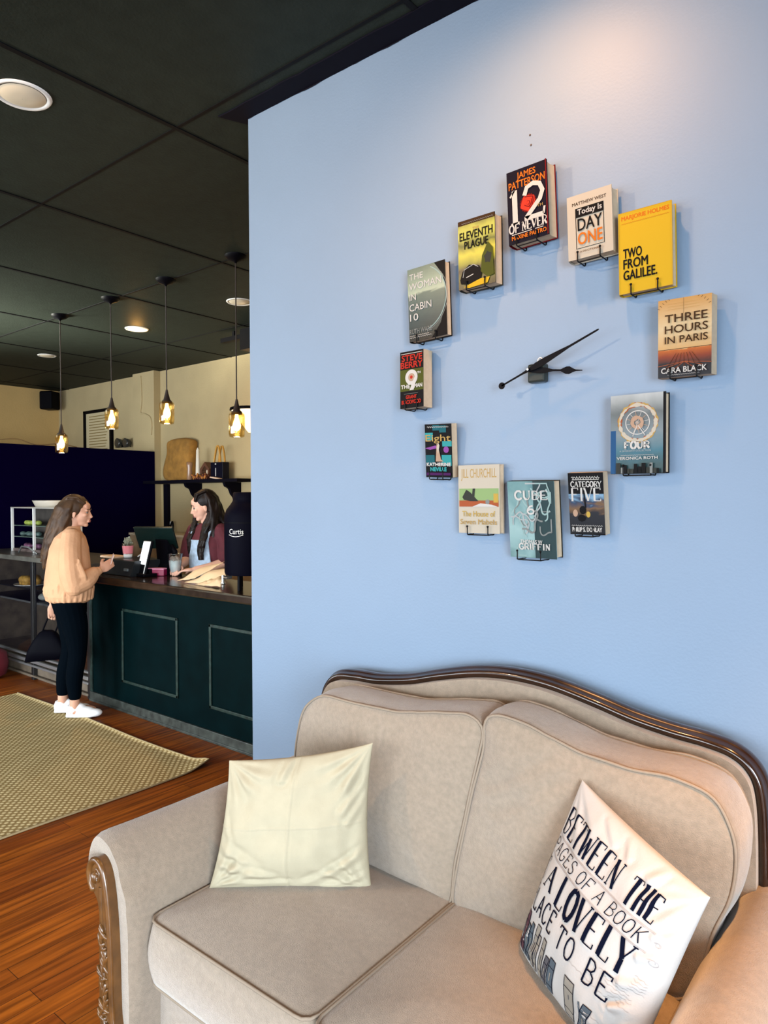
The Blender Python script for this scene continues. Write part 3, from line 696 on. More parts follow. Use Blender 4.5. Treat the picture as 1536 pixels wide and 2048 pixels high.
TLp, TRp, BRp, BLp = (-0.655, 1.575, 0.945), (-0.322, 1.37, 0.876), (-0.455, 1.300, 0.497), (-0.800, 1.535, 0.500)
_P2, N2 = pillow_fn(TLp, TRp, BRp, BLp, 0.070, pinch=0.04, wr=0.005, seed=9, low=0.45)
def P2(u, v, side, off=0.0):
    o = 0
    for (au, av, bu, bv, am, sg) in ((0.34, 0.02, 0.46, 0.085, .006, .016), (0.52, 0.02, 0.58, 0.085, .006, .016), (0.78, 0.02, 0.74, 0.10, .007, .018), (1.0, 0.24, 0.90, 0.30, .008, .016), (1.0, 0.36, 0.88, 0.42, .008, .016), (1.0, 0.50, 0.86, 0.57, .008, .018), (1.0, 0.64, 0.84, 0.72, .008, .02), (0.97, 0.80, 0.80, 0.92, .009, .02), (0.86, 0.70, 0.98, 0.60, .006, .015)):
        t = max(0, min(1, ((u-au)*(bu-au)+(v-av)*(bv-av))/((bu-au)**2+(bv-av)**2))); d = math.hypot(u-au-t*(bu-au), v-av-t*(bv-av))
        o += am*(math.exp(-(d/sg)**2)-0.8*math.exp(-((d-2.2*sg)/sg)**2))*max(0, min(1, 8*u, 8*v, 8*(1-u), 8*(1-v)))*(1-0.6*t)
    return _P2(u, v, side, off+(o if side > 0 else 0))
m_wpil = mat('white_cotton', (0.36, 0.355, 0.35), 0.9, bump=0.10, bscale=250, spec=0.1)
tp = thing('throw_pillow', 'white cushion printed with navy lettering and drawn books at the sofa right side', 'cushion', (-0.56, 1.44, 0.5))
cov = pillow_mesh(P2, 170).build('cover', m_wpil, tp)
m_ink = mat('navy_ink', (0.0015, 0.003, 0.012), 0.9, spec=0.05); m_grey = mat('grey_ink', (0.05, 0.05, 0.06), 0.9); m_plum = mat('plum_ink', (0.05, 0.012, 0.022), 0.9)
m_slate = mat('slate_ink', (0.045, 0.065, 0.085), 0.9); m_stone = mat('stone_ink', (0.19, 0.175, 0.15), 0.9); m_pale = mat('pale_ink', (0.27, 0.27, 0.285), 0.9)
def pf(off): return lambda x, y: P2(min(0.995, max(0.005, x)), min(0.995, max(0.005, 1-y)), 1, off)
q = MB(); f1 = pf(0.0020)
letters('BETWEEN', 0.055, 0.745, 0.60, 0.880, 0.019, 0.006, 0.010, 0.30, q, f1, 0)
letters('THE', 0.680, 0.745, 0.860, 0.880, 0.019, 0.006, 0.010, 0.30, q, f1, 0)
letters('PAGES OF A BOOK', 0.03, 0.640, 0.855, 0.712, 0.0055, 0.0045, 0, 0.30, q, f1, 0, slant=0.25)
letters('IS', 0.01, 0.475, 0.085, 0.600, 0.006, 0.005, 0, 0.35, q, f1, 0)
letters('A', 0.145, 0.480, 0.225, 0.602, 0.020, 0.006, 0.013, 0.30, q, f1, 0)
letters('LOVELY', 0.295, 0.460, 0.855, 0.615, 0.026, 0.007, 0.012, 0.32, q, f1, 0)
letters('PLACE', 0.03, 0.330, 0.365, 0.440, 0.010, 0.009, 0, 0.38, q, f1, 0)
letters('TO', 0.430, 0.315, 0.570, 0.430, 0.010, 0.009, 0, 0.38, q, f1, 0)
letters('BE', 0.665, 0.300, 0.825, 0.425, 0.011, 0.009, 0, 0.45, q, f1, 0)
# ruled lines above and below the second row, and faint script
def pline(pts, wd, mi, off=0.0016):
    fn = pf(off); Q = []
    for a, b in zip(pts, pts[1:]):
        m = max(1, int(math.hypot(b[0]-a[0], b[1]-a[1])/0.02)); Q += [(a[0]+(b[0]-a[0])*j/m, a[1]+(b[1]-a[1])*j/m) for j in range(m)]
    Q.append(pts[-1]); vs = []; m = len(Q)
    for i in range(m):
        a = Q[max(i-1, 0)]; b = Q[min(i+1, m-1)]; dx, dy = b[0]-a[0], b[1]-a[1]; d = math.hypot(dx, dy) or 1
        for sg in (1, -1): vs.append(fn(Q[i][0]-dy/d*wd/2*sg, Q[i][1]+dx/d*wd/2*sg))
    q.add(vs, [(2*i, 2*i+1, 2*i+3, 2*i+2) for i in range(m-1)], mi, False)
for y in (0.728, 0.722, 0.628, 0.622): pline([(0.01, y), (0.90, y-0.005)], 0.0025, 5)
rnd = random.Random(5)
for k in range(22):
    y = 0.50-0.016*k if k < 12 else 0.18-0.016*(k-12); x = 0.90 if k < 5 else 0.55+0.3*rnd.random()
    pline([(x+i*0.012, y+0.004*math.sin(i*2.1+k)) for i in range(int(4+ (0.97-x)/0.012*0.6))], 0.0016, 5)
for cx, cy, r in ((0.95, 0.60, 0.03), (0.90, 0.20, 0.04), (0.80, 0.12, 0.05), (0.93, 0.68, 0.02)):
    pline([(cx+r*(0.3+t*0.05)*math.cos(t*0.7), cy+r*0.5*math.sin(t*0.7)) for t in range(14)], 0.002, 5)
# drawn books along the lower part
def pbook(x0, y0, w, h, lean, mi):
    fn = pf(0.0012); n = 8; vs = []
    for i in range(n+1):
        y = y0+h*i/n
        vs += [fn(x0+lean*(i/n), y), fn(x0+w+lean*(i/n), y)]
    q.add(vs, [(2*i, 2*i+1, 2*i+3, 2*i+2) for i in range(n)], mi, False)
    pline([(x0, y0), (x0+lean, y0+h), (x0+w+lean, y0+h), (x0+w, y0), (x0, y0)], 0.0045, 0, 0.0020)
    for fy in (0.2, 0.75): pline([(x0+lean*fy, y0+h*fy), (x0+w+lean*fy, y0+h*fy)], 0.003, 0, 0.0020)
    pline([(x0+w*0.5+lean*0.35, y0+h*0.35), (x0+w*0.5+lean*0.6, y0+h*0.6)], 0.007, 4 if mi != 4 else 1, 0.0020)
for k, (w, h, le, mi) in enumerate(((.05, .20, -.01, 2), (.045, .24, .00, 2), (.045, .19, .01, 3), (.035, .22, .0, 3), (.04, .25, .015, 4), (.03, .21, -.005, 4), (.04, .23, .0, 4), (.035, .17, .01, 1), (.05, .19, .0, 3))):
    pbook(0.015+0.052*k, 0.055, w, h, le, mi)
pbook(0.60, 0.05, .075, .20, -.03, 4); pbook(0.70, 0.03, .05, .18, .03, 3)
pline([(0.70, 0.20), (0.74, 0.10), (0.80, 0.04), (0.86, 0.02)], 0.012, 3)
q.build('printed_lettering', [m_ink, m_grey, m_plum, m_slate, m_stone, m_pale], tp, label='navy and grey print')

# ------------------------------------------------------------------ books of the clock
INK = 0.40                                                       # printed colours sit well below paper white
def flat(name, col, rough=0.5): return mat(name, tuple(c*INK for c in col), rough, spec=0.06)
K_ = flat('ink_black', (0.008, 0.008, 0.010)); Wt = flat('ink_white', (0.80, 0.80, 0.78)); CRM = flat('cover_cream', (0.72, 0.67, 0.56))
RED = flat('ink_red', (0.60, 0.035, 0.02)); ORG = flat('ink_orange', (0.85, 0.22, 0.02)); YEL = flat('cover_yellow', (0.83, 0.55, 0.03))
GLD = flat('ink_gold', (0.62, 0.42, 0.14)); BRN = flat('ink_brown', (0.07, 0.035, 0.015)); NVY = flat('cover_navy', (0.010, 0.008, 0.022)); MAR = flat('cover_maroon', (0.20, 0.006, 0.012))
TEA = flat('ink_teal', (0.05, 0.42, 0.45)); PUR = flat('ink_purple', (0.35, 0.10, 0.45)); PGR = flat('print_green', (0.36, 0.55, 0.24)); PRD = flat('print_brick', (0.50, 0.13, 0.05))
PYE = flat('print_mustard', (0.70, 0.48, 0.10)); DKG = flat('print_dark_grey', (0.05, 0.055, 0.05)); ROS = flat('rose_red', (0.85, 0.06, 0.03)); ROD = flat('rose_dark', (0.22, 0.008, 0.010))
PTL = flat('print_pale_teal', (0.42, 0.62, 0.62)); GRY = flat('print_grey', (0.30, 0.33, 0.33)); SIL = flat('ink_silver', (0.55, 0.60, 0.62)); OLV = flat('print_olive', (0.10, 0.12, 0.02)); SKN = flat('print_skin', (0.62, 0.42, 0.30)); BLU = flat('print_blue', (0.03, 0.12, 0.30)); SKY = flat('print_sky', (0.25, 0.50, 0.75))
class Art:
    def __init__(s, w, h, y): s.q = MB(); s.w = w; s.h = h; s.y = y; s.k = 1; s.mats = []
    def mi(s, m):
        if m not in s.mats: s.mats.append(m)
        return s.mats.index(m)
    def P(s, x, y): return Vector(((x-0.5)*s.w, s.y-0.00022*s.k, (y-0.5)*s.h))
    def poly(s, pts, m): s.q.add([s.P(*p) for p in pts], [tuple(range(len(pts)))], s.mi(m), False); s.k += 1
    def rect(s, a, b, c, d, m): s.poly([(a, b), (c, b), (c, d), (a, d)], m)
    def frame(s, a, b, c, d, t, m):
        tv = t*s.w/s.h
        for r in ((a, b, c, b+tv), (a, d-tv, c, d), (a, b, a+t, d), (c-t, b, c, d)): s.rect(*r, m)
    def disc(s, cx, cy, r, m, n=28, ry=None, jag=0, a0=0, a1=360):
        ry = ry or r*s.w/s.h; pts = []
        for i in range(n):
            t = math.radians(a0+(a1-a0)*i/(n if a1-a0 == 360 else n-1)); j = 1+jag*(1 if i % 2 else -1); pts.append((cx+r*j*math.cos(t), cy+ry*j*math.sin(t)))
        s.poly(pts, m)
    def ring(s, cx, cy, r, t, m, n=36, a0=0, a1=360, jag=0, seed=0):
        vs = []; k = s.w/s.h; rd = random.Random(seed)
        for i in range(n+1):
            a = math.radians(a0+(a1-a0)*i/n); j = jag*rd.random()
            for R in (r-t/2-j, r+t/2+j): vs.append(s.P(cx+R*math.cos(a), cy+R*k*math.sin(a)))
        s.q.add(vs, [(2*i, 2*i+1, 2*i+3, 2*i+2) for i in range(n)], s.mi(m), False); s.k += 1
    def line(s, pts, wd, m):
        vs = []; n = len(pts)
        for i in range(n):
            a = pts[max(i-1, 0)]; b = pts[min(i+1, n-1)]; dx = (b[0]-a[0])*s.w; dy = (b[1]-a[1])*s.h; d = math.hypot(dx, dy) or 1
            for g in (1, -1): vs.append(s.P(pts[i][0]-dy/d*wd*g/2, pts[i][1]+dx/d*wd*g/2*s.w/s.h))
        s.q.add(vs, [(2*i, 2*i+1, 2*i+3, 2*i+2) for i in range(n-1)], s.mi(m), False); s.k += 1
    def text(s, st, a, b, c, d, m, bold=0.0):
        vs, fs = text_geo(st); bold *= 0.55; offs = [(0, 0)] if not bold else [(-bold, 0), (bold, 0), (0, bold*s.w/s.h), (0, -bold*s.w/s.h)]
        for ox, oy in offs: s.q.add([s.P(a+(c-a)*x+ox, b+(d-b)*y+oy) for x, y in vs], fs, s.mi(m), False); s.k += 0.25
        s.k += 1
    def strokes(s, st, a, b, c, d, m, T, t, serif=0.0, gap=0.2, widths=None, slant=0):
        k = s.w
        letters(st, (a-0.5)*s.w, (b-0.5)*s.h, (c-0.5)*s.w, (d-0.5)*s.h, T*k, t*k, serif*k, gap, s.q, (lambda x, y, Y=s.y-0.00022*s.k: Vector((x, Y, y))), s.mi(m), slant, widths); s.k += 1
    def scrib(s, a, b, c, d, m, n=14, wd=0.006):
        """a line of tiny unreadable print"""
        s.line([(a+(c-a)*i/n, b+(d-b)*(0.5+0.5*math.sin(i*2.3))) for i in range(n+1)], wd, m)

def make_book(kind, w, h, t, cx, cz, rot, lean, label, base, spine, paint, hard=True, fan=0.0, back=None):
    bottom = Vector((cx, YW-0.012-t/2, cz-h/2))
    e = thing('book', label, 'book', (cx, YW-0.012-t/2, cz), 0, 'books hung in a ring on the blue wall')
    e.rotation_euler = (math.radians(lean), math.radians(-rot), 0); ct = 0.0022 if hard else 0.0008; ov = 0.003 if hard else 0
    # pages, with a slightly hollow fore edge
    q = MB(); n = 8; y0, y1 = -t/2+ct, t/2-ct; hx = w/2-ov; hz = h/2-ov; vs = []
    for i in range(n+1):
        y = y0+(y1-y0)*i/n; dent = 0.0035*math.sin(math.pi*i/n)*(1 if hard else 0.2)
        xx = hx-dent+fan*(i/n)
        vs += [(-hx, y, -hz), (xx, y, -hz), (xx, y, hz), (-hx, y, hz)]
    fs = []
    for i in range(n):
        a = i*4; fs += [(a+1, a+5, a+6, a+2), (a, a+4, a+5, a+1), (a+3, a+2, a+6, a+7), (a, a+3, a+7, a+4)]
    fs += [(0, 1, 2, 3), (n*4, n*4+3, n*4+2, n*4+1)]
    q.add(vs, fs, 0, False); q.build('pages', m_paper, e, world=False)
    # back cover and spine
    q = MB(); q.box2((-w/2, t/2-ct, -h/2), (w/2+fan, t/2, h/2))
    vs = []; m = 6
    for i in range(m+1):
        y = -t/2+t*i/m; b = 0.004*math.sin(math.pi*i/m)*(1 if hard else 0.2)
        vs += [(-w/2-b, y, -h/2), (-w/2-b, y, h/2), (-w/2-b+0.002, y, -h/2), (-w/2-b+0.002, y, h/2)]
    fs = []
    for i in range(m):
        a = i*4; fs += [(a, a+1, a+5, a+4), (a+2, a+6, a+7, a+3), (a+1, a+3, a+7, a+5), (a, a+4, a+6, a+2)]
    q.add(vs, fs, 0, False); q.build('spine_and_back_cover', back or spine, e, world=False)
    A = Art(w, h, -t/2); A.mi(base)
    A.q.box2((-w/2, -t/2, -h/2), (w/2, -t/2+ct, h/2), 0)
    paint(A); A.q.build('front_cover', A.mats, e, world=False)
    return e

def p_twelve(A):
    A.rect(0, 0, 1, 1, NVY)
    A.text('JAMES', .26, .845, .72, .955, ORG, .006); A.text('PATTERSON', .05, .745, .94, .845, ORG, .006)
    A.disc(.52, .50, .20, ROD, 40, jag=0.06)
    for r, (dx, dy), m in ((.185, (0, 0), ROS), (.15, (.01, .01), ROD), (.135, (-.01, .005), ROS), (.10, (.01, 0), ROD), (.085, (0, .008), ROS), (.05, (.01, 0), ROD), (.035, (0, 0), ROS)):
        A.disc(.52+dx, .50+dy, r, m, 9, jag=0.10)
    A.strokes('1', .02, .27, .34, .72, Wt, .13, .045, .055); A.strokes('2', .40, .27, .92, .74, Wt, .105, .05)
    A.text('TH', .74, .40, .88, .44, GLD)
    A.strokes('OF', .04, .145, .30, .255, Wt, .035, .018, .02); A.strokes('NEVER', .36, .145, .96, .265, Wt, .04, .018, .02)
    A.rect(.10, .115, .60, .125, Wt); A.rect(.68, .115, .88, .125, Wt)
    A.text('MAXINE PAETRO', .10, .045, .95, .10, ORG, .006)
    A.rect(.975, 0, 1, 1, MAR)
def p_day(A):
    A.rect(0, 0, 1, 1, CRM); A.text('MATTHEW WEST', .12, .835, .88, .885, BRN, .004)
    A.frame(.19, .155, .82, .785, .012, K_); A.rect(.19, .64, .82, .785, K_)
    A.text('Today Is', .24, .655, .78, .765, Wt, .006)
    A.text('DAY', .24, .43, .78, .615, K_, .006); A.text('ONE', .24, .21, .78, .395, ORG, .008)
    A.text('A DEVOTIONAL', .28, .085, .72, .115, BRN)
def p_gal(A):
    A.rect(0, 0, 1, 1, YEL); A.text('MARJORIE HOLMES', .06, .89, .95, .955, ORG, .008); A.scrib(.06, .855, .95, .872, ORG, 60, .006)
    for st, y, x in (('TWO', .435, .44), ('FROM', .305, .55), ('GALILEE.', .165, .72)): A.text(st, .09, y, x, y+.115, K_, .009)
    A.frame(0, 0, 1, 1, .008, PYE)
def p_hours(A):
    A.rect(0, 0, 1, 1, art_mat('sunset_street', [(0.0, (0.01, .008, .015)), (0.16, (0.015, .008, .01)), (0.26, (.30, .045, .006)), (0.345, (.62, .16, .015)), (0.36, (.80, .50, .20)), (0.62, (.85, .68, .40)), (1.0, (.72, .40, .12))], A.h, .10, 26))
    A.rect(0, .355, 1, .362, BRN)
    for k in range(-3, 4): A.line([(.5, .19), (.5+.17*k, .0+.02*abs(k)+.09)], .010, PRD)
    for k in range(-3, 4): A.line([(.5+.12*k, .09), (.5+.05*k, .30)], .007, BRN)
    A.text('THREE', .14, .70, .93, .80, BRN, .004); A.text('HOURS', .14, .56, .94, .66, BRN, .004); A.text('IN PARIS', .14, .43, .94, .52, BRN, .004)
    for k in range(19):
        a = math.radians(22+136*k/18); x, y = .5+.52*math.cos(a), .74+.28*math.sin(a)
        if 0.02 < x < .98 and y < .99: A.line([(x, y), (.5+.57*math.cos(a), min(.995, .74+.31*math.sin(a)))], .008, BRN)
    A.line([(.5, .79), (.5, .99)], .006, BRN)
    for k in range(3): A.rect(.2, .86+.035*k, .8, .863+.035*k, GLD)
    A.text('CARA BLACK', .08, .05, .93, .12, Wt, .005); A.scrib(.2, .02, .8, .03, Wt, 40, .005)
def p_four(A):
    A.rect(0, 0, 1, 1, art_mat('stormy_city', [(0.0, (.01, .03, .04)), (.12, (.03, .09, .10)), (.3, (.05, .20, .28)), (.5, (.25, .32, .36)), (.75, (.16, .19, .20)), (1.0, (.62, .68, .70))], A.h, .30, 9))
    A.rect(0, 0, .10, .55, BLU); A.rect(.955, 0, 1, 1, K_)
    for k, (r, t, m) in enumerate(((.33, .025, PRD), (.345, .012, GLD), (.325, .010, CRM))): A.ring(.50, .64, r, t, m, 60, 0, 360, .035, k)
    A.ring(.50, .64, .215, .018, Wt)
    for k in range(12):
        a = math.radians(30*k+10); A.line([(.5, .64), (.5+.20*math.cos(a), .64+.20*A.w/A.h*math.sin(a))], .008, SKN if k % 2 else Wt)
    A.ring(.5, .64, .09, .05, SKN, 20, 0, 360, .02, 4)
    A.line([(.5, .60), (.42, .47)], .014, Wt); A.line([(.52, .60), (.64, .48)], .014, Wt)
    A.strokes('FOUR', .27, .315, .72, .40, Wt, .04, .02, .02); A.text('A DIVERGENT COLLECTION', .18, .275, .75, .295, SIL)
    A.scrib(.2, .225, .8, .235, Wt, 40, .005); A.text('VERONICA ROTH', .13, .175, .87, .21, Wt, .003)
    rd = random.Random(2); x = .12
    while x < .9:
        w = .03+.05*rd.random(); A.rect(x, 0, x+w, .04+.10*rd.random(), rd.choice((DKG, GRY, K_, DKG))); x += w+.01
def p_cat(A):
    A.rect(0, 0, 1, 1, K_); A.rect(0, .02, 1, .66, art_mat('night_storm', [(0, (.005, .006, .01)), (.35, (.008, .01, .02)), (.45, (.22, .12, .05)), (.53, (.02, .05, .12)), (.62, (.25, .48, .72)), (.72, (.03, .10, .25)), (.8, (.005, .005, .008)), (1, (.005, .005, .008))], A.h, .55, 12, stretch=(1, 1, 2.4)))
    A.scrib(.1, .90, .9, .945, Wt, 30, .02); A.rect(.12, .885, .88, .895, Wt)
    A.strokes('CATEGORY', .08, .775, .94, .86, Wt, .030, .014, .016); A.strokes('FIVE', .08, .55, .92, .755, Wt, .055, .022, .03)
    A.disc(.18, .35, .07, SKN, 12, .06); A.disc(.55, .33, .06, PYE, 12, .05); A.disc(.4, .40, .10, K_, 9, .07); A.disc(.36, .27, .12, K_, 8, .06)
    A.line([(.45, .72), (.48, .45), (.42, .40)], .04, K_)
    A.scrib(.06, .135, .94, .16, Wt, 40, .012); A.text('PHILIP S. DONLAY', .08, .05, .92, .12, Wt, .012)
def p_cube(A):
    A.rect(0, 0, .55, 1, art_mat('teal_marble', [(0, (.22, .42, .44)), (.45, (.42, .66, .68)), (.55, (.30, .52, .54)), (1, (.12, .30, .33))], A.h, 1.2, 9))
    A.rect(.55, 0, 1, 1, flat('cube_dark', (.045, .085, .095)))
    rd = random.Random(11)
    for k in range(16):
        x = .22+.6*rd.random(); y = .12+.8*rd.random(); a = rd.random()*6; pts = []
        for i in range(26): a += .32*math.sin(i*.5+k)+0.12; x += .026*math.cos(a); y += .020*math.sin(a)*1.1; pts.append((min(.92, max(.05, x)), min(.97, max(.03, y))))
        A.line(pts, .020+.02*rd.random(), (PTL, TEA, SIL, GRY)[k % 4] if k % 4 != 1 else PTL)
    A.strokes('CUBE', .17, .765, .86, .875, Wt, .04, .017, .022); A.strokes('6', .42, .58, .58, .69, Wt, .035, .02)
    A.scrib(.74, .605, .92, .615, Wt, 14, .005)
    A.text('THOMAS W', .25, .19, .72, .24, Wt, .004); A.strokes('GRIFFIN', .22, .115, .88, .19, Wt, .03, .014, .014)
def p_mab(A):
    A.rect(0, 0, 1, 1, CRM); A.text('JILL CHURCHILL', .07, .77, .93, .945, GLD, .002)
    A.rect(.02, .39, .98, .655, PGR); A.rect(.02, .39, .98, .48, PRD); A.rect(.86, .45, .97, .58, PYE)
    A.poly([(.10, .53), (.20, .64), (.30, .60), (.42, .52), (.50, .47), (.30, .47), (.14, .49)], DKG); A.poly([(.34, .55), (.36, .655), (.42, .655), (.40, .53)], DKG)
    A.poly([(.35, .39), (.55, .44), (.82, .42), (.96, .39)], Wt); A.disc(.72, .46, .05, GRY)
    A.text('The House of', .10, .245, .90, .325, PYE, .003); A.text('Seven Mabels', .05, .13, .94, .205, GLD, .003)
def p_eight(A):
    A.rect(0, 0, 1, 1, K_)
    for i, (a, b, c, d) in enumerate(((.0, .70, .30, .84), (.55, .84, .80, .97), (.65, .58, 1, .68), (.02, .24, .35, .42), (.62, .22, .98, .42), (.3, .88, .55, .98))): A.rect(a, b, c, d, TEA if i % 2 == 0 else flat('deep_teal', (.02, .16, .20)))
    A.scrib(.1, .93, .9, .96, Wt, 30, .014)
    A.text('Eight', .03, .64, .97, .80, GLD, .006)
    A.disc(.80, .52, .10, PUR, 16); A.poly([(.0, .55), (.40, .60), (.55, .56), (.2, .52)], PUR)
    A.poly([(.45, .64), (.52, .55), (.60, .34), (.70, .30), (.40, .30), (.42, .42)], SKN); A.poly([(.5, .66), (.56, .60), (.50, .44), (.45, .55)], CRM)
    A.text('KATHERINE', .06, .215, .95, .275, Wt, .014); A.text('NEVILLE', .20, .12, .80, .19, TEA, .02); A.rect(.05, .04, .95, .09, flat('deep_purple', (.10, .02, .14)))
def p_nine(A):
    A.rect(0, 0, 1, 1, K_); A.rect(0, .30, 1, .68, OLV); A.rect(.04, .955, .96, .965, Wt)
    A.text('STEVE', .08, .83, .95, .935, RED, .016); A.text('BERRY', .04, .705, .97, .81, RED, .016)
    A.ring(.50, .535, .20, .13, Wt, 30); A.disc(.50, .535, .13, SKN, 18); A.disc(.5, .535, .06, RED, 14)
    A.poly([(.62, .52), (.76, .54), (.60, .31), (.42, .31)], Wt); A.text('TH', .76, .585, .90, .62, Wt, .01)
    A.text('THE', .06, .345, .44, .41, Wt, .014); A.text('MAN', .64, .345, .97, .41, Wt, .014)
    A.text('GRANT', .28, .16, .74, .22, RED, .012); A.text('BLACKWOOD', .10, .07, .92, .135, RED, .012); A.rect(.2, .245, .8, .25, GRY)
def p_cabin(A):
    A.rect(0, 0, 1, 1, art_mat('sea_porthole', [(0, (.006, .015, .02)), (.25, (.02, .07, .09)), (.5, (.06, .14, .15)), (.62, (.10, .19, .18)), (.66, (.46, .60, .48)), (.8, (.30, .44, .36)), (1.0, (.10, .20, .18))], A.h, .16, 14, stretch=(1, 1, 3)))
    A.poly([(.72, 1), (1, 1), (1, 0), (.60, 0), (.85, .18), (.97, .40), (.99, .62), (.93, .82)], K_)
    A.ring(.28, .56, .73, .020, PTL, 40, -75, 62); A.ring(.28, .56, .77, .012, GRY, 40, -75, 62)
    A.text('THE', .05, .845, .42, .925, Wt, .003); A.text('WOMAN', .04, .705, .90, .80, Wt, .003); A.text('IN', .05, .565, .22, .65, Wt, .003)
    A.text('CABIN', .04, .415, .63, .51, Wt, .003); A.text('10', .05, .28, .27, .375, Wt, .003); A.text('RUTH WARE', .03, .10, .62, .165, GRY, .003)
    A.scrib(.03, .065, .55, .08, Wt, 30, .008); A.scrib(.03, .04, .62, .055, Wt, 30, .008)
def p_elev(A):
    A.rect(0, 0, 1, 1, art_mat('toxic_sky', [(0, (.02, .025, .01)), (.18, (.10, .12, .02)), (.30, (.02, .025, .02)), (.38, (.30, .33, .02)), (.5, (.70, .68, .05)), (.62, (.12, .16, .02)), (.75, (.62, .66, .10)), (.86, (.55, .60, .10)), (1, (.06, .05, .03))], A.h, .30, 10))
    A.rect(0, .93, 1, 1, BRN); A.scrib(.1, .945, .95, .965, GRY, 40, .01)
    A.text('THE', .40, .835, .58, .87, GLD, .004); A.text('ELEVENTH', .05, .71, .94, .825, K_, .009); A.text('PLAGUE', .18, .575, .82, .685, K_, .009)
    A.poly([(.05, .14), (.12, .26), (.30, .34), (.56, .30), (.66, .20), (.62, .10), (.3, .06), (.08, .08)], K_)
    A.line([(.13, .17), (.17, .28), (.42, .33), (.55, .28)], .016, SIL); A.line([(.22, .16), (.42, .19)], .02, Wt); A.poly([(.15, .03), (.60, .10), (.86, .10), (.8, .02), (.3, .0)], YEL)
    A.poly([(.62, .20), (.66, .42), (.82, .60), (.95, .50), (.97, .12), (.80, .10)], OLV); A.disc(.82, .38, .10, DKG, 11, .08, .15)

BOOKS = [
 ('twelve', .130, .217, .050, -.952, 2.482, 2.4, 0, 'navy and maroon book with a big white 12 and red rose, topmost in ring', NVY, MAR, p_twelve, True, 0.004, 'holder under the navy book with the white 12'),
 ('dayone', .129, .180, .042, -.766, 2.379, 2.0, 0, 'cream book with a boxed DAY ONE title, right of the topmost book', CRM, CRM, p_day, True, 0.003, 'holder under the cream DAY ONE book'),
 ('galilee', .140, .219, .032, -.617, 2.279, 1.1, 0, 'bright yellow book with TWO FROM GALILEE in black letters', YEL, YEL, p_gal, True, 0.002, 'holder under the yellow book'),
 ('hours', .131, .201, .036, -.515, 2.031, -.5, 2, 'sunset orange paperback titled THREE HOURS IN PARIS, rightmost in the ring', CRM, CRM, p_hours, False, 0.004, 'holder under the sunset orange paperback'),
 ('four', .147, .214, .030, -.635, 1.789, 0, 0, 'glossy dark blue book with a fiery wheel above the word FOUR', K_, K_, p_four, True, 0.001, 'holder under the glossy book with the fiery wheel'),
 ('category', .103, .177, .030, -.778, 1.601, 0, 7, 'small black paperback titled CATEGORY FIVE with a blue storm picture', K_, CRM, p_cat, False, 0.002, 'holder under the black CATEGORY FIVE paperback'),
 ('cube', .151, .231, .034, -.945, 1.553, -.3, 6.5, 'teal and slate swirled book titled CUBE 6, lowest in the ring', PTL, DKG, p_cube, True, 0.004, 'holder under the teal swirled book at the bottom'),
 ('mabels', .149, .216, .024, -1.133, 1.613, 0, 1, 'cream book with a green and red picture band, left of the lowest book', CRM, CRM, p_mab, True, 0.003, 'holder under the cream book with the picture band'),
 ('eight', .105, .175, .026, -1.284, 1.773, -2.1, 6, 'small teal and black checkered paperback with a gold title at lower left of the ring', K_, K_, p_eight, False, 0.004, 'holder under the teal and black checkered paperback'),
 ('nine', .096, .190, .046, -1.378, 2.013, .8, -1, 'small thick black paperback with a white 9 and red lettering, leftmost in the ring', K_, K_, p_nine, False, 0.003, 'holder under the thick black paperback with the white 9'),
 ('cabin', .151, .243, .030, -1.327, 2.265, 2.2, 0, 'dark green sea book with a porthole arc and white title, upper left', K_, K_, p_cabin, True, 0.001, 'holder under the dark green sea book'),
 ('eleventh', .132, .215, .044, -1.129, 2.381, 1.0, 0, 'yellow green book titled ELEVENTH PLAGUE with a wrecked car', K_, DKG, p_elev, True, 0.002, 'holder under the yellow green book'),
]
for (kind, w, h, t, cx, cz, rot, lean, label, base, spine, paint, hard, fan, hl) in BOOKS:
    make_book(kind, w, h, t, cx, cz, rot, lean, label, base, spine, paint, hard, fan)
    # black wire wall holder: two prongs that run under the book and hook up in front of it
    e = thing('wire_book_holder', 'black wire '+hl, 'book holder', (cx, YW-0.002, cz-h/2-0.006), 0, 'black wire holders under the books')
    yb, yf, zb = YW-0.004, YW-0.012-t-0.0055-abs(math.sin(math.radians(lean)))*h*0.5*(lean > 0), cz-h/2-0.0035-(0.003 if abs(rot) > 1.5 else 0)
    dxp = w*0.25; skew = math.tan(math.radians(rot))
    for sg in (-1, 1):
        x = cx+sg*dxp; zz = zb+sg*dxp*skew
        q = MB(); q.tube(smooth_curve([(x, yb, zz+0.09), (x, yb, zz+0.02), (x, yb-0.003, zz), (x, (yb+yf)/2, zz-0.001), (x, yf+0.003, zz-0.001), (x, yf, zz+0.004), (x, yf, zz+0.018), (x, yf-0.001, zz+0.024)], 5), 0.0019, 8)
        q.ell((x, yf-0.001, zz+0.025), (0.0035, 0.0035, 0.0035), seg=10, rings=6); q.build('prong', m_wire, e)
    q = MB(); q.tube([(cx-dxp, yb, zb+0.088-dxp*skew), (cx, yb, zb+0.096), (cx+dxp, yb, zb+0.088+dxp*skew)], 0.0019, 8); q.build('cross_wire', m_wire, e)
    q = MB(); q.tube([(cx-dxp, yf+0.006, zb-0.002-dxp*skew), (cx+dxp, yf+0.006, zb-0.002+dxp*skew)], 0.0018, 8)
    q.build('cross_wire', m_wire, e)

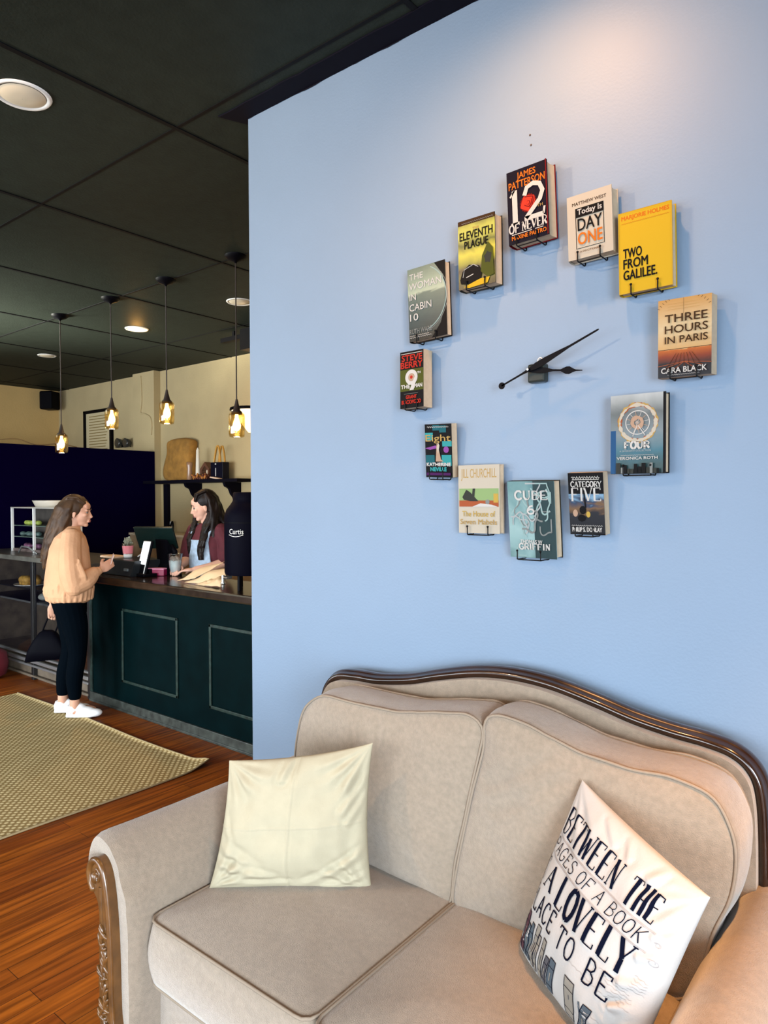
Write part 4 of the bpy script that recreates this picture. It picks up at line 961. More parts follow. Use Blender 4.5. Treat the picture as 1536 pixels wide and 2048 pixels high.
# ------------------------------------------------------------------ clock works in the middle of the ring
ck = thing('wall_clock', 'black clock hands on a small bare movement in the middle of the book ring', 'clock', (-0.94, YW, 1.99))
q = MB(); q.box((-0.938, YW-0.020, 1.988), (0.056, 0.030, 0.056)); q.build('movement_box', mat('smoked_plastic', (0.012, 0.017, 0.016), 0.3, spec=.3), ck, bevel=0.006)
q = MB(); q.tube([(-0.938+0.008*math.cos(a*math.pi/8), YW-0.006, 2.026+0.011*math.sin(a*math.pi/8)) for a in range(16)], 0.0018, 8, closed=True); q.build('hanging_loop', mat('clear_loop', (0.6, 0.6, 0.6), 0.15), ck)
q = MB(); q.lathe([(0.0045, 0), (0.0045, 0.018), (0.003, 0.022)], (-0.953, YW-0.057, 1.996), 'y', 14); q.ell((-0.953, YW-0.059, 1.996), (0.0035, 0.002, 0.0035), mi=1, seg=10, rings=6)
q.build('shaft', [m_black, m_white], ck)
def hand(name, a, b, prof, y, thick):
    a = Vector((a[0], 0, a[1])); b = Vector((b[0], 0, b[1])); d = (b-a); L = d.length; d.normalize(); nn = Vector((-d.z, 0, d.x))
    up = [(t*L, w) for t, w in prof]; o = up+[(t, -w) for t, w in reversed(up)]
    q = MB(); q.prism(o, lambda p, dd: a+d*p[0]+nn*p[1]+Vector((0, y-dd, 0)), 0, thick); return q
q = hand('minute', (-1.043, 1.958), (-0.740, 2.084), [(0, 0.0025), (0.22, 0.0028), (0.30, 0.005), (0.38, 0.0095), (0.48, 0.0095), (0.60, 0.0065), (0.72, 0.0032), (0.985, 0.0025), (1.0, 0.001)], YW-0.050, 0.0015)
q.lathe([(0.0105, 0), (0.0105, 0.0015)], (-1.043, YW-0.0515, 1.958), 'y', 24); q.build('minute_hand', m_black, ck)
q = hand('hour', (-0.953, 1.996), (-0.790, 1.977), [(-0.03, 0.003), (0.0, 0.006), (0.15, 0.009), (0.30, 0.008), (0.45, 0.003), (0.60, 0.0026), (0.64, 0.006), (0.70, 0.0105), (0.76, 0.011), (0.82, 0.006), (0.88, 0.0022), (1.0, 0.0012)], YW-0.043, 0.0015)
q.build('hour_hand', m_black, ck)

# ------------------------------------------------------------------ counter
m_green = mat('dark_green_cabinet', (0.0004, 0.0055, 0.0065), 0.5, noise_amt=0.2, nscale=8, spec=0.03)
m_mold = mat('worn_moulding', (0.012, 0.026, 0.022), 0.4, noise_amt=0.5, nscale=30, spec=0.3)
m_top = mat('dark_wood_worktop', (0.022, 0.013, 0.008), 0.16, noise_amt=0.35, nscale=12, spec=0.6)
CY = 2.863
ct = thing('service_counter', 'dark green panelled service counter running behind the blue wall', 'counter', (-4.0, 3.0, 0))
q = MB(); q.box2((-5.285, CY, 0.0), (-2.30, 3.30, 0.95)); q.build('body', m_green, ct)
q = MB(); q.box2((-5.295, CY-0.016, 0), (-2.30, CY, 0.075)); q.box2((-5.295, CY-0.022, 0), (-2.30, CY-0.014, 0.018)); q.build('base_board', mat('scuffed_base', (0.035, 0.042, 0.036), 0.4, noise_amt=0.5, nscale=20), ct, bevel=0.003)
q = MB(); q.box2((-5.295, CY-0.012, 0.075), (-5.262, CY, 0.95)); q.build('corner_strip', m_mold, ct, bevel=0.002)
for (a, b) in ((-4.832, -4.118), (-3.768, -3.054), (-2.92, -2.32)):
    q = MB(); z0, z1, t = 0.222, 0.785, 0.022
    for u, v in (((a, z0), (b, z0+t)), ((a, z1-t), (b, z1)), ((a, z0), (a+t, z1)), ((b-t, z0), (b, z1))): q.box2((u[0], CY-0.011, u[1]), (v[0], CY, v[1]))
    q.build('panel_moulding', m_mold, ct, bevel=0.004)
wt = MB(); wt.box2((-5.30, 2.825, 0.952), (-2.29, 3.34, 1.010)); tag(wt.build('worktop', m_top, bevel=0.012), 'glossy dark wooden worktop on the green counter', 'worktop')

# ------------------------------------------------------------------ glass display case
m_frame = mat('case_frame', (0.010, 0.009, 0.009), 0.4); m_alu = mat('brushed_aluminium', (0.45, 0.46, 0.46), 0.35, metal=0.8); m_case_in = mat('case_interior', (0.13, 0.10, 0.07), 0.6, noise_amt=0.3, nscale=10)
dc = thing('display_case', 'long glass fronted pastry display case left of the green counter', 'display case', (-6.5, 3.1, 0))
q = MB(); q.box2((-7.58, CY+0.03, 0.0), (-5.30, 3.45, 0.16)); q.build('plinth', m_case_in, dc)
q = MB(); q.box2((-7.58, 3.42, 0.16), (-5.30, 3.45, 1.05)); q.box2((-7.58, CY, 0.16), (-7.56, 3.42, 1.05)); q.box2((-5.32, CY, 0.16), (-5.30, 3.42, 1.05)); q.build('cabinet_walls', m_case_in, dc)
q = MB(); q.box2((-7.60, CY-0.02, 1.055), (-5.297, 3.45, 1.098)); q.build('top', mat('grey_stone_top', (0.10, 0.095, 0.08), 0.3, noise_amt=0.3, nscale=12), dc, bevel=0.006)
for x in (-6.30, -5.325, -7.56):
    q = MB(); q.box2((x-0.022, CY-0.006, 0.0), (x+0.022, CY+0.03, 1.055)); q.build('post', m_frame, dc, bevel=0.003)
for z, h_ in ((0.215, 0.016), (0.165, 0.028), (0.125, 0.018), (0.035, 0.015)):
    q = MB(); q.box2((-7.58, CY-0.012, z-h_/2), (-5.33, CY+0.01, z+h_/2)); q.build('metal_rail', m_alu if z > 0.1 else m_case_in, dc, bevel=0.002)
for z, y0 in ((0.775, 3.0), (0.655, 2.98)):
    q = MB(); q.box2((-7.56, y0, z-0.012), (-5.34, 3.41, z)); q.build('shelf', m_frame, dc)
q = MB(); q.box2((-7.2, 2.965, 0.648), (-5.34, 2.978, 0.664)); q.build('shelf_edge', m_alu, dc)
for a, b in ((-7.56, -6.33), (-6.27, -5.35)):
    q = MB(); q.box2((a, CY+0.004, 0.225), (b, CY+0.009, 1.05)); q.build('glass_front', glass('case_glass', (0.93, 0.93, 0.93), 0.05), dc)
def plate(x, y, z, r, label, rx=None):
    q = MB(); q.lathe([(0.001, 0.002), (r*0.6, 0.002), (r, 0.016), (r*1.02, 0.018), (r*0.99, 0.012), (r*0.6, -0.0), (0.001, 0.0)], (x, y, z), seg=30, cap=False)
    return tag(q.build('plate', m_white), label, 'plate')
plate(-6.86, 3.12, 0.777, 0.16, 'white plate of yellow pastries on the upper shelf of the display case')
m_past = mat('yellow_pastry', (0.55, 0.30, 0.05), 0.6, noise_amt=0.35, nscale=40)
for k, (dx, dy, s_) in enumerate(((-0.07, -0.05, .05), (0.03, -0.06, .055), (0.10, 0.0, .045), (-0.02, 0.05, .05))):
    q = MB(); q.ell((-6.86+dx, 3.12+dy, 0.80+s_*0.6), (s_, s_*0.9, s_*0.85), seg=14, rings=8); q.lathe([(s_*0.7, 0), (s_*0.85, s_*0.7)], (-6.86+dx, 3.12+dy, 0.785), seg=14)
    tag(q.build('pastry', m_past), ('left front', 'middle front', 'right', 'back')[k]+' yellow pastry on the white plate inside the display case', 'pastry', 'yellow pastries on the plate')
for k, (x, z, c, lb) in enumerate(((-6.42, 0.777, (.55, .47, .40), 'pale wrapped pastry right of the yellow ones in the display case'), (-6.56, 0.657, (.35, .36, .33), 'silver grey foil packet on the lower shelf of the display case'))):
    q = MB(); q.ell((x, 3.10, z+0.035), (0.07, 0.06, 0.036)); q.ell((x+0.05, 3.13, z+0.03), (0.05, 0.05, 0.03)); o = fuse(q, 'wrapped_pastry', mat('wrap%d' % k, c, 0.4, noise_amt=0.2), 0.008, 2); tag(o, lb, 'pastry')

# small white framed cabinet on the case
cb = thing('countertop_cabinet', 'small white framed glass cabinet with shelves on top of the display case', 'cabinet', (-6.95, 3.12, 1.10))
X0, X1, Y0, Y1, Z0, Z1 = -7.20, -6.28, 3.08, 3.32, 1.098, 1.535
for x in (X0, -6.74, X1):
    q = MB(); q.box2((x-0.011, Y0, Z0), (x+0.011, Y0+0.02, Z1)); q.build('upright', m_white, cb)
    q = MB(); q.box2((x-0.009, Y1-0.02, Z0), (x+0.009, Y1, Z1)); q.build('upright', m_white, cb)
q = MB(); q.box2((X0-0.01, Y0-0.003, Z1-0.012), (X1+0.01, Y1, Z1)); q.build('top_panel', mat('cab_top', (.38, .36, .32), .4), cb)
q = MB(); q.box2((X0, Y0+0.01, Z0+0.002), (X1, Y1, Z0+0.03)); q.build('bottom_panel', mat('cab_bottom', (.14, .10, .09), .5), cb)
for z in (1.24, 1.35):
    q = MB(); q.box2((X0, Y0+0.02, z), (X1, Y1-0.02, z+0.006)); q.build('shelf', mat('cab_shelf', (.10, .14, .12), .3), cb)
q = MB(); q.box2((X0, Y1-0.006, Z0), (X1, Y1, Z1)); q.build('back_panel', mat('cab_back', (.05, .042, .036), .6, noise_amt=.4, nscale=9), cb)
for k, (x, z, s_, c, lb) in enumerate(((-6.98, 1.358, .10, (.30, .36, .06), 'green iced tray of treats on the upper shelf of the small cabinet'), (-6.98, 1.248, .11, (.06, .10, .09), 'dark green wrapped treats on the middle shelf of the small cabinet'), (-6.98, 1.13, .12, (.14, .05, .10), 'plum coloured treats at the bottom of the small cabinet'), (-6.50, 1.248, .07, (.55, .55, .52), 'white cup on the right side of the small cabinet'))):
    q = MB(); rd = random.Random(k)
    for i in range(7 if k < 3 else 1): q.ell((x+(i-3)*s_*0.42*(k < 3), 3.15+rd.random()*0.05, z+(0.022 if k < 3 else .048)), (s_*0.28 if k < 3 else .035, .03, .024 if k < 3 else .05), seg=12, rings=8)
    tag(fuse(q, 'treat_tray' if k < 3 else 'cup', mat('treat%d' % k, c, .5, noise_amt=.3, nscale=30), 0.006, 1), lb, 'food' if k < 3 else 'cup')
q = MB(); q.lathe([(0.001, 0.0), (0.20, 0.0), (0.245, 0.058), (0.250, 0.062), (0.238, 0.058), (0.19, 0.012), (0.001, 0.012)], (-6.67, 3.21, 1.536), seg=36, cap=False, sy=0.5)
tag(q.build('tray', mat('cream_china', (0.66, 0.60, 0.50), 0.35)), 'shallow cream serving dish on top of the small glass cabinet', 'dish')
q = MB(); q.tube([(-6.93, 3.03, 1.10), (-6.80, 3.0, 1.165), (-6.66, 3.0, 1.16), (-6.55, 3.03, 1.10)], 0.008, 6); tag(q.build('metal_handle_stand', m_alu), 'thin bent metal sign stand in front of the small glass cabinet', 'stand')

# red pouf at the left edge
q = MB(); q.lathe([(0.14, 0.0), (0.20, 0.03), (0.215, 0.12), (0.20, 0.22), (0.13, 0.265), (0.001, 0.27)], (-6.72, 2.60, 0), seg=32); tag(q.build('floor_pouf', mat('dark_red_cloth', (0.12, 0.004, 0.012), .8)), 'dark red round pouf on the floor at the left edge', 'pouf')

# ------------------------------------------------------------------ pendants
m_cord = mat('brown_cord', (0.020, 0.010, 0.006), 0.6); m_jar = glass('jar_glass', (1.0, 0.90, 0.66), 0.06, 0.03)
m_bulb = mat('lit_bulb', (1, .75, .4), emit=(1.0, 0.72, 0.34), estr=9)
PEND = [(-5.945, 2.01, 'leftmost of the four, before the black divider'), (-5.13, 2.165, 'second from the left, in front of the framed poster'), (-4.385, 2.155, 'third from the left, beside the cream pier'), (-3.605, 2.015, 'rightmost, next to the blue wall edge')]
def make_pendant(x, z0, label):
    e = thing('pendant_lamp', 'glass jar pendant lamp: '+label, 'pendant lamp', (x, 2.97, HC), 0, 'jar pendants over the counter')
    zt = z0+0.165
    q = MB(); q.lathe([(0.072, 0.0), (0.070, -0.008), (0.050, -0.026), (0.012, -0.040), (0.006, -0.050)], (x, 2.97, HC), seg=28); q.build('canopy', m_black, e)
    q = MB(); q.tube([(x, 2.97, HC-0.04), (x, 2.97, zt+0.06)], 0.0042, 8); q.build('cord', m_cord, e)
    q = MB(); q.lathe([(0.007, 0.085), (0.012, 0.06), (0.024, 0.012), (0.034, 0.004), (0.036, -0.014), (0.001, -0.014)], (x, 2.97, zt), seg=20); q.build('socket', m_cord, e)
    q = MB(); q.lathe([(0.036, 0.0), (0.050, -0.012), (0.053, -0.03), (0.053, -0.14), (0.048, -0.160), (0.030, -0.165), (0.001, -0.163), (0.001, -0.158), (0.044, -0.156), (0.049, -0.138), (0.049, -0.03), (0.045, -0.015), (0.034, -0.004)], (x, 2.97, zt), seg=4 if False else 24, cap=False)
    q.build('glass_jar', m_jar, e)
    q = MB(); q.lathe([(0.010, -0.014), (0.012, -0.035), (0.022, -0.065), (0.027, -0.085), (0.024, -0.105), (0.012, -0.120), (0.001, -0.124)], (x, 2.97, zt), seg=20); b = q.build('bulb', m_bulb, e)
    d = bpy.data.lights.new('bulb_light', 'POINT'); d.energy = 4.0; d.color = WARM; d.shadow_soft_size = 0.03
    l = bpy.data.objects.new('bulb_light', d); C.objects.link(l); l.location = (x, 2.97, zt-0.085-0.10)
    return e
for p in PEND: make_pendant(*p)

# ------------------------------------------------------------------ on the back wall
pf_ = thing('framed_poster', 'black framed menu poster on the rear wall behind the divider', 'poster', (-9.1, YB, 2.5))
pa = aty(168, 822, YB-0.02); pb = aty(224, 819, YB-0.02); x0, x1, z1, z0 = pa.x, pb.x, pa.z-0.01, 2.02
q = MB()
for u, v in (((x0, z0), (x1, z0+0.04)), ((x0, z1-0.04), (x1, z1)), ((x0, z0), (x0+0.04, z1)), ((x1-0.05, z0), (x1, z1))): q.box2((u[0], YB-0.035, u[1]), (v[0], YB-0.001, v[1]))
q.build('frame', m_black, pf_)
A = Art(x1-x0-0.08, z1-z0-0.08, 0); A.mi(mat('poster_paper', (.60, .50, .30), .7)); A.rect(0, 0, 1, 1, A.mats[0])
for k in range(16): A.rect(.12, .93-.052*k, .85-.1*((k*7) % 3)/3, .945-.052*k, GLD)
o = A.q.build('print', A.mats, pf_, world=False); o.location = Vector(((x0+x1)/2, YB-0.012, (z0+z1)/2))-pf_.location
el = thing('emergency_light', 'twin round chrome and black spotlights on the rear wall above the divider', 'emergency light', (-8.38, YB, 2.33))
for px in (238, 254):
    p = aty(px, 886, 4.99); q = MB(); q.lathe([(0.03, 0.05), (0.055, 0.02), (0.062, -0.03), (0.05, -0.035), (0.001, -0.03)], p, 'y', 20); q.build('lamp_head', mat('smoked_chrome', (.08, .08, .075), .15, metal=.6), el)
q = MB(); q.box2((aty(232, 886, 5.03).x, 5.02, 2.29), (aty(258, 886, 5.03).x, 5.06, 2.34)); q.build('mount_bar', m_black, el)
q = MB(); q.box((XL+0.14, 4.86, 3.03), (0.20, 0.20, 0.26), (0, 0, 0.5)); tag(q.build('wall_speaker', m_black, bevel=0.02), 'small black speaker high in the far left corner of the room', 'speaker')
# conduit and cable
q = MB(); q.tube(smooth_curve([tuple(aty(px, py, 4.965)) for px, py in ((281, 752), (283, 800), (281, 825), (290, 828), (300, 835), (303, 850), (302, 870))], 5), 0.012, 6); struct(q.build('trim_6', m_cream), 'raised painted conduit line down the cream pier')
q = MB(); q.tube(smooth_curve([(-7.66, 2.9, 2.20), (-7.66, 3.15, 2.23), (-7.66, 3.35, 2.25), (-7.66, 3.55, 2.20), (-7.66, 3.8, 2.225), (-7.66, 4.0, 2.20)], 8), 0.006, 6); tag(q.build('loose_cable', mat('tan_cable', (.25, .15, .06), .6)), 'loose tan cable looping along the top of the black divider', 'cable')
# shelf and brackets
sh = thing('wall_shelf', 'black wall shelf with two scrolled brackets on the rear wall', 'shelf', (-6.6, YB, 1.83))
q = MB(); q.box2((-7.60, 4.80, 1.792), (-5.83, YB, 1.826)); q.build('board', m_dark_trim, sh)
for px in (372, 450):
    x = aty(px, 975, 4.85).x; q = MB()
    o_ = smooth_curve([(4.83, 1.79, 0), (4.85, 1.745, 0), (4.90, 1.72, 0), (4.93, 1.66, 0), (4.965, 1.62, 0), (4.985, 1.55, 0), (5.02, 1.52, 0), (5.06, 1.515, 0)], 5)
    q.prism([(p.x, p.y) for p in o_]+[(5.06, 1.79)], lambda p, d: (x+d, p[0], p[1]), -0.02, 0.02); q.build('bracket', m_dark_trim, sh)
# objects on the shelf
def sat(px, Y=4.92): return aty(px, 950, Y).x
q = MB(); a, b = sat(329), sat(378); n = 16; vs = []
OLs = smooth_curve([(a+.02, 1.84, 0), (a-.03, 1.95, 0), (a+.05, 2.15, 0), (a+.07, 2.29, 0), (a+.30, 2.31, 0), (b-.02, 2.29, 0), (b, 2.24, 0), (b-.02, 2.05, 0), (b-.03, 1.84, 0), ((a+b)/2, 1.832, 0)], 5, True)
q, _ = cushion(OLs, lambda x, y, d: Vector((x, 5.04-d, y)), 0.0, 0.12, 0.0, 0.03, n=80, rings=10, side=.02, wr=.012, wsc=7)
tag(q.build('coffee_sack', mat('burlap', (.34, .165, .030), .9, noise_amt=.25, nscale=12, bump=.4, bscale=90)), 'large brown burlap coffee sack standing on the wall shelf', 'sack')
q = MB(); x = sat(388, 4.86); q.lathe([(.030, 0), (.034, .01), (.028, .12), (.034, .17), (.034, .20), (.001, .20)], (x-0.07, 4.85, 1.827), seg=20); tag(q.build('glass_bottle', mat('brown_glass', (.32, .18, .10), .2)), 'small amber bottle in front of the burlap sack on the shelf', 'bottle')
q = MB(); q.lathe([(.028, 0), (.028, .02), (.022, .22), (.018, .34), (.001, .37)], (x+0.02, 4.90, 1.827), seg=16); tag(q.build('pillar_candle', mat('candle_wax', (.75, .70, .58), .5)), 'tall white candle beside the burlap sack on the shelf', 'candle')
h0 = thing('wooden_house', 'little brown wooden house ornament on the shelf', 'ornament', (sat(412), 4.92, 1.827)); x = sat(412)
q = MB()
ho = [(-.085, 0), (.085, 0), (.085, .12), (0, .20), (-.085, .12)]; hi_ = [(-.055, .03), (.055, .03), (.055, .10), (0, .155), (-.055, .10)]
n5 = 5; vs = [Vector((x+p[0], 4.90, 1.827+p[1])) for p in ho+hi_]+[Vector((x+p[0], 4.98, 1.827+p[1])) for p in ho+hi_]
fs = [(i, (i+1) % 5, 5+(i+1) % 5, 5+i) for i in range(5)]+[(10+i, 15+i, 15+(i+1) % 5, 10+(i+1) % 5) for i in range(5)]+[(i, 10+i, 10+(i+1) % 5, (i+1) % 5) for i in range(5)]+[(5+i, 5+(i+1) % 5, 15+(i+1) % 5, 15+i) for i in range(5)]
q.add(vs, fs, 0, False); q.build('house_frame', mat('stained_pine', (.10, .035, .015), .5), h0)
q = MB(); q.box2((x-.06, 4.965, 1.85), (x+.06, 4.975, 1.94)); q.add([(x-.056, 4.964, 1.93), (x+.056, 4.964, 1.93), (x, 4.964, 1.985)], [(0, 1, 2)], 0, False); q.build('house_face', mat('house_cream', (.72, .60, .42), .6), h0)
rd = random.Random(4)
lf = thing('autumn_garland', 'orange brown autumn leaves garland on the shelf before the wooden house', 'garland', (sat(403), 4.86, 1.827))
for c_ in range(2):
    q = MB()
    for k in range(16):
        p = Vector((sat(395)+0.24*rd.random(), 4.83+.06*rd.random(), 1.835+.045*rd.random())); q.ell(p, (.026, .012, .014), (rd.random()*3, rd.random()*3, rd.random()*3), 8, 5)
    q.build('leaves', mat('leaf%d' % c_, ((.45, .17, .03), (.12, .03, .015))[c_], .7), lf)
q = MB(); q.box((sat(432, 4.84), 4.84, 1.836), (.15, .05, .014), (0, .15, .1)); tag(q.build('folded_cloth', mat('pink_cloth', (.75, .55, .42), .8), bevel=.004), 'folded pale pink cloth at the foot of the black gift bag', 'cloth')
gb = thing('gift_bag', 'small black gift bag with looped gold handles on the shelf', 'gift bag', (sat(439), 4.92, 1.827)); x = sat(439)
q = MB(); q.box2((x-.105, 4.88, 1.829), (x+.105, 4.97, 2.015)); q.build('bag_body', mat('glossy_black_bag', (.002, .002, .010), .4, spec=.2), gb, bevel=.003)
for y in (4.895, 4.955):
    q = MB(); q.tube(smooth_curve([(x-.06, y, 2.01), (x-.045, y, 2.08), (x+.0, y-.01, 2.18), (x+.03, y-.01, 2.19), (x+.045, y, 2.08), (x+.05, y, 2.01)], 5), .012, 6, prof=[(-1, -.3), (1, -.3), (1, .3), (-1, .3)]); q.build('handle', mat('gold_ribbon', (.62, .33, .06), .4), gb)
q = MB(); q.box2((x-.02, 4.876, 1.86), (x-.008, 4.880, 1.95)); q.ell((x-.014, 4.877, 1.995), (.012, .004, .010)); q.build('tag', mat('silver_tag', (.5, .5, .5), .3), gb)
# wall sconce by the edge
sc = thing('wall_sconce', 'lit wall sconce with a conical cream shade at the edge of the blue wall', 'wall lamp', (-5.72, 5.0, 2.5))
q = MB(); q.lathe([(.005, .0), (.22, -.012), (.215, .014), (.02, .03)], (-5.62, 4.82, 2.54), seg=28, cap=False); q.build('cap', m_black, sc)
q = MB(); q.lathe([(.20, -.015), (.03, -.24), (.001, -.24)], (-5.62, 4.82, 2.54), seg=28, cap=False); q.build('shade', mat('lit_shade', (.9, .8, .6), emit=(1.0, .66, .30), estr=2.2), sc)
q = MB(); q.tube([(-5.62, 4.82, 2.55), (-5.62, 5.05, 2.56)], .012, 8); q.build('arm', m_black, sc)
d = bpy.data.lights.new('sconce_light', 'POINT'); d.energy = 3.0; d.color = WARM; d.shadow_soft_size = 0.06; l = bpy.data.objects.new('sconce_light', d); C.objects.link(l); l.location = (-5.62, 4.80, 2.64)
tr = thing('track_light', 'black ceiling rail with a drop box near the blue wall edge', 'ceiling rail', (-5.5, 4.5, HC))
p0 = aty(446, 692, 4.3); p1 = aty(505, 680, 4.3)
q = MB(); q.box2((p0.x, 4.27, HC-.09), (p1.x+.3, 4.33, HC-.05)); q.box2((p0.x+.6, 4.29, HC-.05), (p0.x+.63, 4.31, HC)); q.box2((p0.x+.15, 4.29, HC-.05), (p0.x+.18, 4.31, HC)); q.build('rail', m_black, tr)
q = MB(); q.box2((p1.x-.06, 4.2, HC-.22), (p1.x+.3, 4.4, HC-.03)); q.build('drop_box', m_black, tr)
# equipment along the back wall, glimpsed between the till and the barista
bc = thing('back_counter', 'pale wooden low counter along the rear wall', 'counter', (-6.8, 4.9, 0))
q = MB(); q.box2((-7.60, 4.62, 0), (-4.2, YB-0.01, 1.18)); q.build('body', mat('pale_wood', (.42, .30, .18), .5, noise_amt=.2, nscale=10), bc)
q = MB(); q.box2((-7.60, 4.60, 1.18), (-4.2, YB-0.01, 1.205)); q.build('top', mat('pale_top', (.50, .42, .30), .4), bc)
q = MB(); q.box2((-6.98, 4.608, 0.05), (-6.965, 4.621, 1.17)); q.build('door_gap', m_dark_trim, bc)
o = thing('wall_outlet', 'black cord and plug socket on the rear wall above the pale counter', 'socket', (aty(342, 1053, YB).x, YB, 1.4)); x, z = aty(342, 1053, 5.04).x, aty(342, 1053, 5.04).z
q = MB(); q.box2((x-.03, 5.045, z-.06), (x+.03, 5.06, z+.06)); q.build('socket_plate', m_white, o)
q = MB(); q.tube(smooth_curve([(x, 5.03, z), (x+.06, 5.02, z+.06), (x+.07, 5.02, z-.05), (x-.02, 5.02, z-.10), (x-.2, 5.02, z-.08)], 5), .012, 6); q.build('cord', m_black, o)
q = MB(); q.box2((aty(327, 1000, 5.02).x, 5.02, 0), (aty(335, 1000, 5.02).x, YB, 1.79)); struct(q.build('trim_5', m_dark_trim), 'dark upright post under the shelf beside the divider')

# ------------------------------------------------------------------ things on the worktop
ZT = 1.011
bx = thing('receipt_printer', 'black till box with a sloping front on the worktop beside the customer', 'till', (-5.0, 3.1, ZT))
q = MB(); q.prism([(2.95, ZT), (3.28, ZT), (3.28, ZT+.118), (2.99, ZT+.118)], lambda p, d: (-5.29+d, p[0], p[1]), 0, .43); q.build('housing', mat('black_plastic', (.010, .012, .014), .3), bx, bevel=.008)
q = MB(); q.box((-4.93, 2.958, ZT+.05), (.05, .012, .02)); q.build('paper_slot', mat('grey_plastic', (.12, .14, .14), .3), bx)
q = MB(); q.box2((-5.29, 3.28, ZT), (-4.86, 3.33, ZT+.10)); q.build('rear_cover', m_black, bx)
q = MB(); q.box2((-5.44, 3.03, ZT+.1185), (-5.24, 3.16, ZT+.130)); q.box2((-5.45, 3.04, ZT+.1302), (-5.26, 3.15, ZT+.134)); tag(q.build('paper_stack', mat('tan_card', (.60, .42, .27), .7), bevel=.002), 'stack of tan paper lying on the black till box', 'paper')
pk = thing('sundae_cup', 'clear cup with a pink label and folded paper money on the black till box', 'cup', (-5.185, 3.13, ZT+.119)); X, Y, Z = -5.185, 3.13, ZT+.119
q = MB(); q.lathe([(.001, 0), (.032, 0), (.034, .02), (.046, .12), (.044, .12), (.031, .006), (.001, .006)], (X, Y, Z), seg=28, cap=False); q.build('plastic_cup', glass('cup_plastic', (.95, .95, .93), .12, .1), pk)
q = MB(); q.lathe([(.0385, .035), (.0445, .10)], (X, Y, Z), seg=28, cap=False); q.build('label_band', mat('pink_label', (.75, .22, .25), .5), pk)
q = MB(); q.lathe([(.001, .0), (.033, .002), (.036, .03), (.001, .03)], (X, Y, Z+.001), seg=20, cap=False); q.build('napkin', m_white, pk)
q = MB(); rd = random.Random(8)
for k in range(11): q.box((X+rd.uniform(-.028, .028), Y+rd.uniform(-.025, .025), Z+.135+rd.uniform(-.02, .015)), (.05, .004, .045), (rd.uniform(-.6, .6), rd.uniform(-.6, .6), rd.uniform(0, 3)))
q.build('folded_notes', mat('grey_green_notes', (.26, .27, .20), .7, noise_amt=.4, nscale=60), pk)
ps = thing('till_screen', 'dark tilted till screen on a wedge stand behind the card reader', 'screen', (-4.88, 3.22, ZT))
R = Euler((math.radians(28), 0, math.radians(28))).to_matrix()
q = MB(); q.box((-4.92, 3.22, 1.30), (.34, .022, .20), R); q.build('screen_panel', mat('till_dark_green', (.006, .016, .014), .25), ps, bevel=.006)
q = MB(); q.prism([(3.20, ZT+.30), (3.215, ZT+.09), (3.16, ZT), (3.33, ZT), (3.33, ZT+.06)], lambda p, d: (-4.90+d+.06*(p[0]-3.2), p[0], p[1]-.02*(p[1] > 1.2)), 0, .16); q.build('stand', m_black, ps, bevel=.004)
q = MB(); q.tube([tuple(aty(343, 1092, 3.26)), tuple(aty(350, 1103, 3.26)), tuple(aty(350, 1130, 3.26))], .02, 8); q.build('side_reader', m_black, ps)
bl_ = thing('tablet_card', 'bright blue card leaning behind the white card reader', 'card', (-4.93, 3.10, ZT))
q = MB(); vs = [aty(285, 1112, 3.12), aty(300, 1113, 3.12), aty(301, 1085, 3.14), aty(292, 1086, 3.14)]; vs += [v+Vector((0, .006, 0)) for v in vs]
q.add(vs, [(0, 1, 2, 3), (7, 6, 5, 4), (0, 4, 5, 1), (1, 5, 6, 2), (2, 6, 7, 3), (3, 7, 4, 0)], 0, False); q.build('card_face', mat('cyan_card', (.01, .26, .55), .4), bl_)
q = MB(); q.tube([aty(276, 1113, 3.115), aty(296, 1098, 3.115)], .006, 8); q.build('white_strap', m_white, bl_)
q = MB(); q.box((-4.815, 3.10, ZT+.03), (.05, .05, .05)); q.build('holder', m_black, bl_, bevel=.004)
cr = thing('card_reader', 'upright card reader with a bright white screen facing the customer', 'card reader', (-4.82, 3.02, ZT))
a = Vector((-4.845, 3.02, ZT+.005)); R = Euler((math.radians(-14), 0, math.radians(-7))).to_matrix(); Rr = R
q = MB(); q.box(a+R @ Vector((0, .018, .140)), (.125, .022, .28), R); q.build('housing', m_black, cr, bevel=.008)
q = MB(); q.box(a+R @ Vector((0, .004, .140)), (.115, .006, .268), R); q.build('white_bezel', m_white, cr, bevel=.003)
q = MB(); q.box(a+R @ Vector((0, .0, .180)), (.105, .003, .175), R); q.build('lit_screen', mat('reader_screen', (.8, .85, .9), emit=(.85, .93, 1.0), estr=1.4), cr)
q = MB(); q.box(a+R @ Vector((0, .0, .050)), (.100, .003, .075), R); q.build('keypad', m_black, cr)
q = MB(); q.box((-4.79, 3.05, ZT+.012), (.10, .12, .022)); q.build('base', m_black, cr, bevel=.004)
rb = thing('pink_box', 'flat pink and magenta box on the worktop beside the plastic cup', 'box', (-4.72, 3.20, ZT))
R = Euler((0, 0, .55)).to_matrix()
q = MB(); q.box((-4.80, 3.15, ZT+.026), (.15, .10, .050), R); q.build('box_body', mat('magenta_card', (.24, .004, .05), .4), rb, bevel=.003)
q = MB(); q.box((-4.80, 3.15, ZT+.054), (.15, .10, .008), R); q.build('lid', mat('pink_card', (.80, .30, .45), .5), rb)
pc2 = thing('iced_drink', 'clear plastic cup of pale blue white iced drink on the worktop', 'cup', (-4.655, 3.21, ZT)); X, Y = -4.665, 3.22
